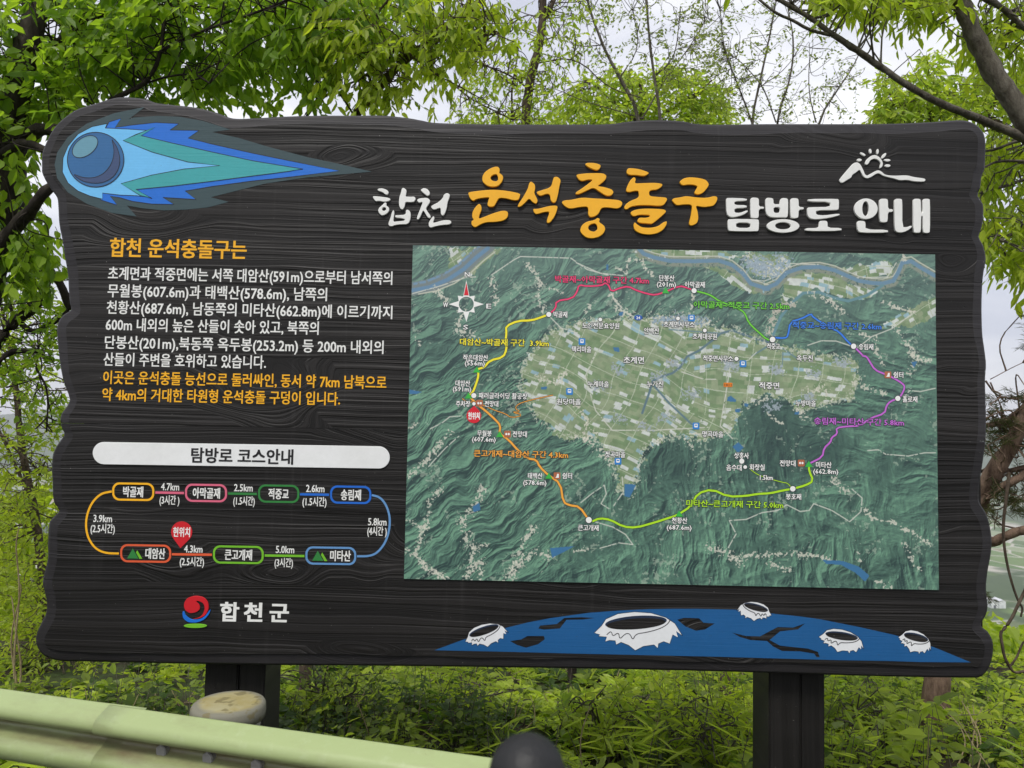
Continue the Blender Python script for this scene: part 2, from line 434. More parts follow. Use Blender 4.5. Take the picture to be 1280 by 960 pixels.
curve_mesh('meteorite', [ball], D0 - .0026, MAT['ball'], sign); ribbon('meteorite_outline', ball, 1.0, D0 - .0031, MAT['ink'], sign, 0, True)
sh = ell(*s4([(265, 293)])[0], 18, 11, -36, 40)
curve_mesh('meteorite_highlight', [sh], D0 - .0031, MAT['ball_shine'], sign); ribbon('meteorite_outline', sh, .8, D0 - .0035, MAT['ink'], sign, 0, True)
cre = s4([(400,258),(428,300),(442,360),(430,415),(395,455),(340,478),(270,472),(228,452),(203,427),(250,448),(310,450),(360,428),(398,380),(413,320)])
curve_mesh('meteorite_shadow', [cre], D0 - .0031, MAT['ball_shade'], sign, smooth=2); ribbon('meteorite_outline', smooth_line(cre + cre[:1], 2), .8, D0 - .0035, MAT['ink'], sign, 0)

# title lettering, every syllable a raised piece
def glyph(polys, o, mat, th=.010, sm=2, name='title_letter'):
    return curve_mesh(name, [Z(p, *o) for p in polys], D0 + .0005, MAT[mat], sign, th, .0012, sm)
g1 = (580, 200, 8); g2 = (700, 200, 8); g3 = (780, 200, 8); g4 = (900, 230, 8); g5 = (1030, 180, 8); g6 = (460, 220, 10.667)
Y = 'yellow'; W = 'white'
glyph([[(358,112),(355,85),(340,68),(310,67),(250,90),(200,130),(180,180),(190,225),(240,262),(300,270),(350,255),(385,210),(393,165),(370,140),(350,132)],
       [(325,140),(285,150),(262,175),(275,205),(320,215),(342,200),(340,165)],
       [(40,330),(60,320),(200,302),(310,297),(430,308),(560,335),(562,355),(545,400),(500,405),(430,385),(370,378),(345,385),(320,430),(300,465),(255,470),(232,450),(245,400),(255,372),(170,380),(120,392),(90,412),(60,385)],
       [(150,435),(172,455),(177,495),(155,545),(145,590),(200,570),(300,530),(390,505),(440,515),(440,570),(400,605),(320,620),(220,622),(160,645),(110,678),(75,650),(75,610),(100,600),(80,570),(85,520),(110,475)]], g1, Y)
glyph([[(670,213),(710,245),(712,290),(700,330),(740,405),(722,440),(690,425),(650,382),(610,430),(560,470),(535,468),(545,440),(590,375),(640,285),(650,235)],
       [(725,320),(760,308),(870,275),(890,200),(900,170),(935,167),(970,200),(955,260),(940,350),(920,420),(890,430),(865,400),(862,350),(830,335),(765,362),(735,340)],
       [(690,488),(740,490),(850,460),(930,455),(937,480),(910,560),(860,628),(830,630),(828,600),(860,515),(800,520),(720,545),(698,520)]], g1, Y)
glyph([[(250,40),(275,28),(350,30),(410,50),(400,85),(370,105),(310,85),(265,60)],
       [(160,150),(190,142),(280,132),(430,132),(465,155),(460,190),(420,230),(370,262),(440,270),(520,295),(538,325),(510,358),(460,358),(400,320),(335,275),(270,305),(200,338),(160,345),(155,325),(220,285),(300,225),(330,198),(280,195),(220,213),(185,195)],
       [(15,425),(35,405),(120,398),(220,375),(350,385),(480,392),(600,402),(627,430),(610,470),(570,488),(490,475),(415,475),(385,540),(345,566),(300,572),(280,545),(285,490),(270,465),(200,470),(100,490),(50,465)],
       [(375,578),(400,590),(390,615),(400,628),(440,655),(455,690),(435,735),(390,770),(320,785),(260,775),(215,735),(200,700),(220,650),(270,615),(345,602)],
       [(345,632),(300,645),(278,675),(295,708),(345,720),(378,690),(370,650)]], g2, Y)
glyph([[(670,95),(690,80),(790,90),(895,125),(870,150),(830,162),(760,150),(690,150),(665,130)],
       [(740,168),(760,190),(745,235),(820,232),(950,228),(1025,238),(1020,265),(970,298),(910,300),(890,320),(895,362),(980,370),(1060,375),(1075,395),(1040,450),(1000,460),(880,452),(790,452),(710,465),(665,498),(640,485),(650,450),(700,410),(770,385),(792,360),(785,310),(750,308),(690,322),(660,315),(668,270),(700,205)],
       [(705,520),(760,495),(860,485),(1040,492),(1065,515),(1030,550),(970,600),(920,640),(870,635),(800,630),(770,612),(790,575),(860,580),(905,565),(890,550),(840,548),(790,548),(740,565),(712,550)],
       [(745,620),(770,645),(820,675),(900,680),(980,665),(1030,625),(1070,610),(1065,650),(1030,700),(970,735),(890,748),(800,735),(745,700),(735,655)]], g2, Y)
glyph([[(555,215),(600,182),(660,172),(750,180),(820,198),(850,240),(840,270),(790,330),(740,347),(705,335),(710,310),(740,265),(700,248),(640,245),(590,255),(565,240)],
       [(478,400),(500,382),(560,375),(620,360),(720,375),(830,380),(900,360),(935,370),(930,410),(900,455),(860,465),(790,472),(715,455),(735,510),(745,580),(730,635),(670,660),(648,640),(670,560),(682,470),(668,445),(590,445),(530,455),(500,430)]], g3, Y)
glyph([[(62,150),(75,138),(270,145),(268,168),(145,172),(145,210),(265,212),(268,238),(145,242),(145,285),(200,290),(270,262),(282,275),(240,305),(160,330),(100,330),(65,300)],
       [(320,135),(375,138),(390,155),(388,225),(440,228),(440,248),(388,250),(388,330),(375,342),(320,340),(305,325),(305,150)],
       [(90,350),(375,352),(390,365),(388,460),(370,475),(95,472),(80,455),(78,365)], [(162,385),(305,387),(303,440),(162,438)]], g4, W, sm=1)
glyph([[(470,138),(520,140),(535,155),(535,202),(600,202),(602,158),(620,140),(668,142),(682,160),(680,320),(665,335),(620,333),(560,335),(490,328),(458,290),(455,155)],
       [(537,232),(600,232),(598,285),(560,292),(537,280)],
       [(718,142),(772,142),(787,160),(787,230),(838,232),(836,255),(787,257),(785,330),(770,342),(718,340),(704,325),(704,158)],
       ell(631, 420, 163, 68), ell(630, 418, 78, 36)], g4, W, sm=1)
glyph([[(878,150),(1175,148),(1190,162),(1188,250),(1175,260),(960,262),(962,308),(1040,315),(1190,295),(1200,312),(1100,338),(960,355),(900,345),(875,315),(873,245),(885,232),(1103,230),(1103,178),(885,176)],
       [(1005,368),(1062,368),(1075,382),(1076,438),(1215,440),(1215,470),(855,472),(850,442),(990,440),(992,380)]], g4, W, sm=1)
glyph([ell(420, 648, 117, 103), ell(416, 647, 33, 73),
       [(570,548),(625,548),(640,562),(640,650),(690,652),(688,680),(640,680),(636,770),(622,783),(572,782),(556,768),(555,562)],
       [(345,768),(400,770),(415,785),(415,855),(640,858),(640,888),(365,888),(335,865),(330,785)]], g5, W, sm=1)
glyph([[(720,548),(770,548),(783,562),(783,830),(830,832),(870,815),(882,830),(830,870),(770,888),(725,880),(707,850),(704,562)],
       [(905,548),(955,548),(968,562),(970,690),(988,690),(990,560),(1002,548),(1048,548),(1060,562),(1060,875),(1048,890),(1002,890),(990,875),(988,720),(970,720),(968,875),(955,888),(908,888),(894,875),(893,562)]], g5, W, sm=1)
glyph([[(150,360),(190,310),(250,240),(295,190),(335,182),(365,205),(395,265),(410,305),(430,318),(470,295),(520,268),(545,262),(575,275),(605,305),(650,315),(720,318),(830,312),(900,332),(1010,345),(1015,365),(1000,378),(900,375),(830,358),(760,365),(700,345),(630,330),(590,318),(550,292),(520,298),(460,338),(425,345),(395,330),(375,290),(355,255),(320,285),(280,310),(275,335),(230,360),(185,390),(165,385)]], g5, W, .006, 2, 'emblem_mountain')
glyph([[(408,195),(425,155),(470,118),(515,108),(560,135),(590,185),(585,225),(555,248),(560,215),(568,190),(545,160),(505,145),(465,160),(440,205),(420,208)]], g5, W, .006, 2, 'emblem_sun')
for r in ((353,160,24,14,0),(388,102,30,12,28),(463,72,24,13,80),(536,76,26,12,95),(598,118,34,14,-50),(632,162,33,12,3),(636,217,29,14,0)):
    glyph([ell(*r, n=20)], g5, W, .006, 0, 'emblem_ray')
glyph([[(125,180),(150,165),(200,165),(260,190),(277,220),(260,250),(230,245),(190,210),(140,200)],
       [(62,275),(85,268),(180,278),(270,290),(305,310),(280,335),(220,345),(150,330),(105,340),(80,310)],
       [(240,352),(248,375),(240,392),(275,415),(285,455),(255,500),(190,532),(150,500),(133,460),(150,420),(190,390),(215,360)],
       [(215,412),(190,425),(185,455),(215,468),(243,450),(240,425)],
       [(470,155),(515,185),(510,230),(497,275),(560,278),(620,275),(637,305),(615,345),(560,350),(497,345),(490,400),(465,446),(435,440),(412,390),(415,290),(440,220),(450,170)],
       [(340,450),(352,480),(342,560),(335,612),(400,605),(480,598),(497,575),(440,560),(365,555),(360,525),(420,522),(480,518),(505,500),(505,455),(530,448),(565,475),(570,540),(555,610),(520,645),(430,645),(360,655),(310,675),(275,660),(272,625),(300,560),(320,480)]], g6, W, .008)
glyph([[(700,185),(740,160),(790,170),(825,215),(820,255),(790,265),(750,235),(715,205)],
       [(650,322),(680,300),(790,288),(830,325),(820,360),(770,430),(790,470),(845,545),(810,565),(780,530),(745,465),(730,465),(700,540),(670,583),(650,575),(660,530),(700,430),(735,340),(680,360)],
       [(840,405),(870,385),(940,350),(1000,290),(1010,250),(1050,225),(1093,245),(1085,290),(1060,350),(1050,430),(1020,510),(990,532),(970,500),(970,430),(950,425),(880,452),(850,430)],
       [(875,532),(888,560),(862,625),(900,620),(1000,590),(1090,588),(1117,615),(1090,648),(1000,652),(900,670),(830,692),(808,660),(810,620),(840,570)]], g6, W, .008)

# paragraph
b_ = lambda x, y: (120 + x / 3.368, 290 + y / 3.368)
def para(s, x0, x1, yc, h, mat, bold=.016):
    a, c = b_(x0, yc), b_(x1, yc); text(s, a[0], c[0], a[1], h, D0 - .0012, MAT[mat], sign, 'text_line', bold)
para('합천 운석충돌구는', 60, 633, 69, 23, 'yellow', .022)
for s, x0, x1, yc, mt in (('초계면과 적중면에는 서쪽 대암산(591m)으로부터 남서쪽의', 52, 1247, 183, W), ('무월봉(607.6m)과 태백산(578.6m), 남쪽의', 50, 972, 254, W),
        ('천황산(687.6m), 남동쪽의 미타산(662.8m)에 이르기까지', 46, 1247, 327, W), ('600m 내외의 높은 산들이 솟아 있고, 북쪽의', 42, 937, 396, W),
        ('단봉산(201m),북동쪽 옥두봉(253.2m) 등 200m 내외의', 38, 1210, 474, W), ('산들이 주변을 호위하고 있습니다.', 33, 715, 541, W),
        ('이곳은 운석충돌 능선으로 둘러싸인, 동서 약 7km 남북으로', 31, 1222, 622, Y), ('약 4km의 거대한 타원형 운석충돌 구덩이 입니다.', 27, 1027, 692, Y)):
    para(s, x0, x1, yc, 16.4, mt)

# course plan
S5 = 3.122
c_ = lambda x, y: (90 + x / S5, 540 + y / S5)
bar = curve_mesh('heading_bar', [capsule(*c_(660.5, 91), 1159 / S5, 87 / S5, .0155)], D0 + .0005, MAT['bar'], sign, .004, .001)
text('탐방로 코스안내', c_(466, 0)[0], c_(862, 0)[0], c_(0, 93)[1], 18.5, D0 - .0056, MAT['ink'], bar, 'heading_text', .026)
stations = [('박골재', 157, 321, 233, 200, 277, 'yellow', 0), ('아막골재', 441, 605, 238, 472, 577, 'pink', 0), ('적중교', 726, 887, 241, 767, 845, 'green', 0), ('송림재', 1007, 1168, 245, 1050, 1127, 'blue', 0),
            ('대암산', 188, 387, 474, 287, 363, 'orange', 245), ('큰고개재', 550, 748, 479, 597, 702, 'lime', 0), ('미타산', 911, 1109, 483, 1008, 1087, 'steel', 967)]
for s, a, b, yc, t0, t1, mt, ic in stations:
    cx, cy = c_((a + b) / 2, yc)
    fr = curve_mesh('station_frame', [capsule(cx, cy, (b - a) / S5, 71 / S5, .016, r=9), capsule(cx, cy, (b - a) / S5 - 5, 71 / S5 - 5, .016, r=7)], D0 - .0010, MAT[mt], sign)
    text(s, c_(t0, 0)[0], c_(t1, 0)[0], cy, 13.2, D0 - .0012, MAT['white'], fr, 'station_name', .022)
    if ic:
        x, y = c_(ic, yc + 2)
        curve_mesh('mountain_icon', [[(x - 9.5, y + 5.5), (x - 2.5, y - 7), (x + 4.5, y + 5.8)]], D0 - .0012, MAT['green'], fr)
        curve_mesh('mountain_icon', [[(x + 3, y - 4.8), (x + 9.5, y + 6), (x + 5.8, y + 6), (x + 1.5, y - 1.8)]], D0 - .0013, MAT['lime'], fr)
for x0, x1, yc, mt in ((325, 437, 236, 'pink'), (609, 721, 240, 'green'), (890, 1003, 243, 'blue'), (390, 546, 477, 'orange'), (752, 907, 482, 'lime')):
    ribbon('course_line', [c_(x0, yc), c_(x1, yc + 2)], 2.9, D0 - .0010, MAT[mt], sign, 0)
ribbon('course_line', [c_(*p) for p in ((155,232),(110,240),(70,285),(52,350),(60,410),(90,455),(130,473),(183,474))], 2.6, D0 - .0010, MAT['yellow'], sign, 3)
ribbon('course_line', [c_(*p) for p in ((1170,246),(1205,255),(1232,295),(1243,350),(1230,420),(1195,470),(1160,485),(1112,485))], 2.6, D0 - .0010, MAT['steel'], sign, 3)
for s, x0, x1, yc in (('4.7km', 348, 418, 212), ('(3시간 )', 342, 419, 265), ('2.5km', 633, 705, 216), ('(1.5시간)', 630, 713, 268), ('2.6km', 914, 985, 219), ('(1.5시간)', 900, 993, 271),
        ('3.9km', 84, 156, 336), ('(2.5시간)', 73, 167, 376), ('5.8km', 1156, 1227, 349), ('(4시간 )', 1153, 1228, 386), ('4.3km', 438, 509, 455), ('(2.5시간)', 421, 515, 505), ('5.0km', 796, 867, 457), ('(3시간)', 791, 862, 509)):
    text(s, c_(x0, 0)[0], c_(x1, 0)[0], c_(0, yc)[1], 11.5, D0 - .0014, MAT['white'], sign, 'course_text', .014)
def pin(cx, cy, r, tx, ty):
    o = []
    a0 = math.atan2(ty - cy, tx - cx)
    for i in range(31):
        a = a0 + R_(48) + R_(264) * i / 30; o.append((cx + r * math.cos(a), cy + r * math.sin(a)))
    return o + [(tx, ty)]
pn = curve_mesh('location_pin', [pin(*c_(428, 390), 13.2, *c_(423, 453))], D0 - .0016, MAT['red'], sign)
text('현위치', c_(395, 0)[0], c_(460, 0)[0], c_(0, 390)[1], 12, D0 - .002, MAT['white'], pn, 'pin_text', .02)
# county emblem
l_ = (200, 730, 6.4)
curve_mesh('county_emblem_red', [Z([(250,282),(310,272),(345,240),(360,190),(345,150),(300,133),(285,140),(315,165),(320,200),(295,225),(240,235),(205,215),(190,180),(195,145),(220,110),(285,92),(350,105),(385,145),(390,200),(365,250),(320,275)], *l_)], D0 + .0003, MAT['red'], sign, .004, .0006, 2)
curve_mesh('county_emblem_blue', [Z([(180,245),(180,220),(192,218),(205,255),(250,285),(310,285),(360,260),(405,195),(395,240),(350,290),(280,312),(220,305),(185,275)], *l_)], D0 + .0003, MAT['comet_blue'], sign, .004, .0006, 2)
curve_mesh('county_emblem_green', [Z(ell(282, 335, 92, 17), *l_)], D0 + .0003, MAT['lime'], sign, .004, .0006)
for s, a, b in (('합', 485, 628), ('천', 676, 815), ('군', 882, 1026)):
    text(s, 200 + a / 6.4, 200 + b / 6.4, 730 + 225 / 6.4 + (a - 676) / 6.4 * .0175, 23.2, D0 - .0012, MAT['white'], sign, 'county_letter', .035)

# cratered ground painting
gnd = [(543,812.8),(578.7,799.7),(605,792),(633,784.7),(660,778),(689,772.5),(736,766),(770,763.5),(810,761.5),(840,761),(870,761),(917,762),(945,764),(970,767.5),(1000,770.5),(1025,774),(1075,784),(1115,793),(1145,801),(1170,810),
       (1213.7,828),(1150,827.5),(1112,826.3),(1040,825),(900,821),(720,817),(642,814.9)]
hA = Z([(575,275),(650,262),(690,240),(800,240),(805,262),(760,295),(680,318),(620,300)], 530, 750, 5.333)
hB = Z([(762,190),(775,170),(885,160),(935,120),(1050,115),(1140,120),(1060,130),(950,132),(905,190),(800,197)], 530, 750, 5.333)
hC = Z([(675,185),(720,172),(820,175),(850,205),(925,210),(860,250),(800,258),(730,230)], 720, 740, 5.333)
hD = Z([(60,203),(130,220),(200,222),(250,195),(290,175),(365,178),(425,157),(390,187),(300,197),(248,240),(300,268),(440,283),(490,300),(498,326),(484,326),(470,308),(400,297),(310,295),(265,272),(235,245),(150,240),(100,225)], 900, 740, 4)
curve_mesh('cratered_ground', [gnd, hA, hB, hC, hD], D0 - .0008, MAT['crater_ground'], sign)
c0 = np.array((400., 205.))
cro = [(122,272),(170,225),(200,180),(280,145),(390,132),(500,140),(600,170),(660,210),(710,292),(668,262),(680,303),(645,285),(625,345),(585,330),(550,345),(545,375),(520,352),(450,362),(395,390),(350,355),(300,335),(268,352),(262,325),(225,322),(195,330),(205,300),(150,295),(160,285)]
crl = [(205,285),(235,258),(245,298),(285,266),(290,318),(330,276),(360,278),(378,322),(400,278),(470,270),(560,245),(612,215),(628,185)]
def crater(cx, cy, sx, sy, rot, mirror):
    def T(pts, k=1.0):
        a = R_(rot); o = []
        for p in pts:
            x, y = (p[0] - c0[0]) / 5.333 * sx * (-1 if mirror else 1) , (p[1] - c0[1]) / 5.333 * sy
            o.append((cx + x * math.cos(a) - y * math.sin(a), cy + x * math.sin(a) + y * math.cos(a)))
        return o
    rim = T(ell(400, 203, 206, 44, -4))
    c = curve_mesh('crater', [T(cro)], D0 - .0012, MAT['crater'], sign)
    curve_mesh('crater_shadow', [rim], D0 - .0016, MAT['comet_glow'] if False else MAT['crater_dark_blue'], c)
    curve_mesh('crater_hollow', [T(ell(400, 212, 196, 36, -4))], D0 - .0019, MAT['board'], c)
    ribbon('crater_rim_line', T(crl), .9, D0 - .0019, MAT['ink'], c, 2)
    ribbon('crater_rim_line', T(cro), .6, D0 - .0016, MAT['ink'], c, 0, True)
MAT['crater_dark_blue'] = paint('paint_crater_dark', (30, 46, 72))
crater(795, 778.4, 1, 1, 0, False)
crater(605, 788.4, .50, .60, -14, False)
crater(945, 759.3, .40, .50, 10, True)
crater(1052, 795, .53, .60, 13, False)
crater(1145, 796.7, .40, .58, 20, False)
# ------------------------------------------------------------------ the printed aerial map: generated pixel by pixel from noise and drawn lines
DM = D0 - .006
mTL, mTR, mBR, mBL = (517, 307.2), (1169.5, 317.5), (1173, 738), (504, 723)
x0m = (P(*mTL, DM).x + P(*mBL, DM).x) / 2; x1m = (P(*mTR, DM).x + P(*mBR, DM).x) / 2
z1m = (P(*mTL, DM).z + P(*mTR, DM).z) / 2; z0m = (P(*mBL, DM).z + P(*mBR, DM).z) / 2
MW, MH = 1040, 664
TAB = np.random.default_rng(3).random((256, 256), dtype=np.float32)
def hsh(ix, iy, s):
    return TAB[(np.asarray(ix).astype(np.int32) + s * 37) & 255, (np.asarray(iy).astype(np.int32) + s * 91) & 255]
def vn(x, y, s):
    x = np.asarray(x, np.float32); y = np.asarray(y, np.float32)
    ix = np.floor(x).astype(np.int32); iy = np.floor(y).astype(np.int32); fx = x - ix; fy = y - iy
    fx = fx * fx * (3 - 2 * fx); fy = fy * fy * (3 - 2 * fy)
    a = (ix + s * 37) & 255; b = (ix + 1 + s * 37) & 255; c = (iy + s * 91) & 255; d = (iy + 1 + s * 91) & 255
    return (TAB[a, c] * (1 - fx) + TAB[b, c] * fx) * (1 - fy) + (TAB[a, d] * (1 - fx) + TAB[b, d] * fx) * fy
def fbm(x, y, s, o=5, ridge=False):
    a = 1.; t = 0; q = 0
    for k in range(o):
        v = vn(x, y, s + k)
        if ridge: v = 1 - abs(2 * v - 1)
        t = t + a * v; q += a; a *= .5; x, y = x * 2.03 + 7.1, y * 2.03 + 3.7
    return t / q
gx, gy = np.meshgrid(np.arange(MW), np.arange(MH))          # y downwards; about two map pixels to one of the photograph
U = (gx / 1.6).astype(np.float32); V = (gy / 1.6).astype(np.float32)
def mp_(px, py):
    p = P(px, py, DM); return ((p.x - x0m) / (x1m - x0m) * MW, (z1m - p.z) / (z1m - z0m) * MH)
def zz(pts, ox, oy, s): return [mp_(ox + a / s, oy + b / s) for a, b in pts]
def dist(pts, pad):
    """distance to a polyline, only computed near it"""
    D = np.full((MH, MW), 1e4, np.float32)
    for (ax, ay), (bx, by) in zip(pts[:-1], pts[1:]):
        xa, xb = int(max(0, min(ax, bx) - pad)), int(min(MW, max(ax, bx) + pad + 1)); ya, yb = int(max(0, min(ay, by) - pad)), int(min(MH, max(ay, by) + pad + 1))
        if xa >= xb or ya >= yb: continue
        X = gx[ya:yb, xa:xb]; Yy = gy[ya:yb, xa:xb]
        dx, dy = bx - ax, by - ay; t = np.clip(((X - ax) * dx + (Yy - ay) * dy) / (dx * dx + dy * dy + 1e-6), 0, 1)
        D[ya:yb, xa:xb] = np.minimum(D[ya:yb, xa:xb], np.hypot(X - ax - t * dx, Yy - ay - t * dy))
    return D
def inside(poly):
    r = np.zeros((MH, MW), bool); n = len(poly)
    for i in range(n):
        (ax, ay), (bx, by) = poly[i], poly[(i + 1) % n]
        if ay == by: continue
        c = ((ay > gy) != (by > gy)) & (gx < (bx - ax) * (gy - ay) / (by - ay) + ax); r ^= c
    return r
def C(*c): return np.array(c, np.float32)
wx = (fbm(U / 40, V / 40, 11, 3) - .5) * 46; wy = (fbm(U / 40, V / 40, 21, 3) - .5) * 46
# mountains: ridged relief that runs away from the basin, lit from the upper left
cx, cy = mp_(850, 470)
ang = np.arctan2((gy - cy) * 1.35, gx - cx); rad = np.hypot(gx - cx, (gy - cy) * 1.35)
def spurs(deg, sc, seed):
    a = R_(deg); s_ = (U + wx * .7) * math.cos(a) + (V + wy * .7) * math.sin(a); t_ = -(U + wx * .7) * math.sin(a) + (V + wy * .7) * math.cos(a)
    return fbm(s_ / (sc * 3.0), t_ / sc, seed, 5, True)
def area(x, y, rx, ry):
    x, y = mp_(x, y); return np.exp(-(((gx - x) / (rx * 1.6)) ** 2 + ((gy - y) / (ry * 1.6)) ** 2))
wS = area(1000, 720, 220, 110) + area(840, 590, 90, 60); wE = area(1140, 560, 110, 110) + area(1120, 430, 70, 60); wW = area(560, 560, 150, 200) + .02
ws = wS + wE + wW
hh = (spurs(-38, 19, 31) * wW + spurs(78, 17, 33) * wS + spurs(20, 22, 35) * wE) / ws + fbm(U / 70, V / 70, 39, 2) * .9 + fbm(U / 6, V / 6, 55, 2) * .035
gy_, gx_ = np.gradient(hh)
lit = np.clip(.52 + (gx_ * .8 + gy_ * 1.0) * 13, 0, 1)
lit = lit * .80 + .24 * fbm(U / 60, V / 45, 61, 3) - .02
dk = area(965, 545, 34, 48) * 1.0 + area(840, 575, 40, 26) * .8 + area(1045, 480, 26, 40) * .7 + area(1030, 560, 30, 30) * .6 + area(905, 400, 26, 22) * .5 + area(560, 440, 30, 30) * .4 + area(950, 680, 20, 25) * .4
lit = lit * (1 - .62 * np.clip(dk, 0, 1))
img = C(43, 62, 63) + (C(122, 168, 140) - C(43, 62, 63)) * np.clip(lit, 0, 1.1)[..., None]
img *= (.95 + .12 * fbm(U / 2.2, V / 2.2, 71, 2))[..., None]
up = np.clip((gy - mp_(0 + 640, 470)[1]) / -260, 0, 1)[..., None]             # the north of the map is paler and greyer
img = img * (1 - .42 * up) + C(116, 138, 132) * (.42 * up)
# specks of clearings
sp = fbm(U / 3, V / 3, 81, 2) * fbm(U / 26, V / 26, 91, 3)
img = np.where((sp > .47)[..., None], img * .5 + C(190, 200, 180) * .5, img)
def fields(mask, ang_, sx, sy, seed, pale=.2):
    global img
    a = R_(ang_); uu = U * math.cos(a) + V * math.sin(a) + (vn(U / 38, V / 38, seed + 5) - .5) * 14; vv = -U * math.sin(a) + V * math.cos(a) + (vn(U / 38, V / 38, seed + 6) - .5) * 14
    row = np.floor(vv / sy); off = hsh(row, row * 0, seed) * sx; cel = np.floor((uu + off) / sx)
    r1, r2 = hsh(cel, row, seed + 1), hsh(cel, row, seed + 2)
    c = C(134, 154, 118) + (r1 - .5)[..., None] * C(36, 22, 30)
    c = np.where((r2 > .88)[..., None], C(164, 160, 132), c); c = np.where((r2 > 1 - pale * .35)[..., None], C(206, 212, 206), c); c = np.where((r2 < .05)[..., None], C(150, 182, 190), c)
    bu = np.minimum((uu / 27) % 1, 1 - (uu / 27) % 1) * 27; bv = np.minimum((vv / 21) % 1, 1 - (vv / 21) % 1) * 21
    c = np.where((np.minimum(bu, bv) < .42)[..., None], C(186, 196, 172), c)
    c *= (.92 + .14 * fbm(U / 5, V / 5, seed + 9, 2))[..., None]
    img = np.where(mask[..., None], c, img)
PL = lambda pts: [mp_(*p) for p in pts]
jag = (fbm(U / 13, V / 13, 101, 4) - .5) * 1.35 + (fbm(U / 2.6, V / 2.6, 111, 2) - .5) * .55
def blob(pts, amt=30):
    """inside of an outline whose edge is frayed by noise"""
    global gx, gy
    ox, oy = gx, gy; gx = gx + jag * amt * .8; gy = gy + np.roll(jag, 77, 1) * amt * .8
    r = inside(PL(pts)); gx, gy = ox, oy; return r
basin = [(655,452),(690,415),(735,402),(790,398),(860,396),(920,412),(965,432),(1010,440),(1060,447),(1075,470),(1062,498),(1030,505),(1000,512),(985,496),(960,492),(940,500),(918,520),(912,540),(880,548),(830,545),(805,560),(795,600),(785,620),(772,612),(765,565),(742,548),(705,545),(668,520),(650,485)]
fields(blob(basin), 24, 10, 4.4, 200, .34)
fields(blob([(850,400),(950,430),(1010,440),(1068,450),(1062,498),(1000,508),(965,490),(915,515),(868,525),(860,450)], 26), 4, 9, 4.6, 300, .34)
for pts, a in (([(985,345),(1030,338),(1060,352),(1100,362),(1075,376),(1050,374),(1020,362),(990,372),(975,385)], 12), ([(790,312),(900,312),(930,322),(870,326),(800,322)], 3),
               ([(930,316),(985,318),(990,332),(960,348),(935,340)], 30), ([(1050,336),(1110,325),(1120,340),(1080,348)], -15), ([(1110,400),(1170,370),(1172,395),(1130,410),(1100,410)], -28),
               ([(560,310),(625,310),(610,325),(585,345),(560,350)], -35), ([(880,330),(930,345),(960,365),(940,366),(900,345)], 38)):
    fields(blob(pts, 16), a, 8, 4.5, 400 + int(pts[0][0]), .7)
def stroke(pts, w_, c, soft=1.2, frag=0.0, seed=500):
    global img
    w_ *= .8; soft *= .8
    d = dist(pts, w_ + 8)
    m = np.clip((w_ - d) / soft + .5, 0, 1)
    if frag: m = m * (fbm(U / 2.6, V / 2.6, seed, 3) > frag)
    img = img * (1 - m[..., None]) + C(*c) * m[..., None]
SPK = fbm(U / 2.0, V / 2.0, 505, 2); SPV = vn(U, V, 9)
def speck(pts, w_, c=(218, 216, 200), seed=500, dens=.5):
    global img
    w_ *= .66; dens += .02
    d = dist(pts, w_ * 2.2)
    f = np.roll(SPK, (seed * 7, seed * 13), (0, 1)); m = (f > dens + np.clip(d / w_, 0, 2) * .22 - .08) & (d < w_ * 2)
    img = np.where(m[..., None], img * .12 + .88 * C(*c) * (.86 + .2 * SPV)[..., None], img)
z1 = lambda p: zz(p, 500, 300, 4.923); z2 = lambda p: zz(p, 720, 300, 5.333); z3 = lambda p: zz(p, 940, 300, 5.333)
z4 = lambda p: zz(p, 500, 440, 5.333); z5 = lambda p: zz(p, 720, 440, 5.333); z6 = lambda p: zz(p, 940, 440, 5.333)
z7 = lambda p: zz(p, 500, 580, 3.765); z8 = lambda p: zz(p, 820, 580, 3.556)
pale = (196, 198, 180); gry = (176, 186, 178)
# the wide river in the north-west and the long one in the north
nw = z1([(70,300),(180,280),(290,235),(390,170),(470,95),(540,40)])
stroke(nw, 17, (122, 134, 134), 4); stroke([(a, b + 3) for a, b in nw], 5, (104, 140, 168), 3); stroke([(a - 8, b - 8) for a, b in nw], 3, (118, 150, 176), 3, .45, 511)
stroke([(a + 14, b + 10) for a, b in nw], 1.6, pale, 1.2)
big = z2([(420,60),(450,90),(520,115),(620,137),(780,140),(950,135),(1040,165),(1110,220),(1165,290),(1280,325)]) + z3([(80,325),(160,290),(230,215),(330,182),(450,177),(550,200),(640,240),(710,270),(800,285),(870,288),(940,270),(970,220),(1000,150),(1060,140),(1120,180),(1220,238)])
stroke([(a, b + 2) for a, b in big], 12, (138, 146, 132), 4, .38, 521); stroke([(a, b - 9) for a, b in big], 1.4, pale, 1); stroke(big, 5.0, (108, 142, 164), 1.8)
stroke(z3([(870,300),(760,370),(640,405),(550,385),(440,345),(340,352),(270,410),(190,510),(140,630)]), 3.6, (104, 144, 152), 1.6)
speck(z3([(270,420),(190,450),(130,530),(115,610)]), 9, (204, 198, 182), 531, .40)
stroke(z2([(1280,680),(1180,650),(1040,600),(960,622),(930,650),(820,735),(740,775),(690,850)]) + z5([(640,140),(560,165),(510,190),(490,260),(440,405)]), 2.8, (96, 122, 132), 1.4)
stroke(z5([(515,220),(620,340),(770,480)]), 2.4, (98, 126, 136), 1.4); stroke(z2([(620,595),(820,610),(960,620)]), 1.6, (112, 140, 146), 1.2)
stroke(z3([(130,690),(0,770)]), 2, (104, 134, 140), 1.4); stroke(z3([(205,720),(260,760),(300,790)]), 1.8, (104, 134, 140), 1.4); stroke(z6([(205,0),(200,90),(170,140)]), 1.4, (110, 138, 140), 1.2)
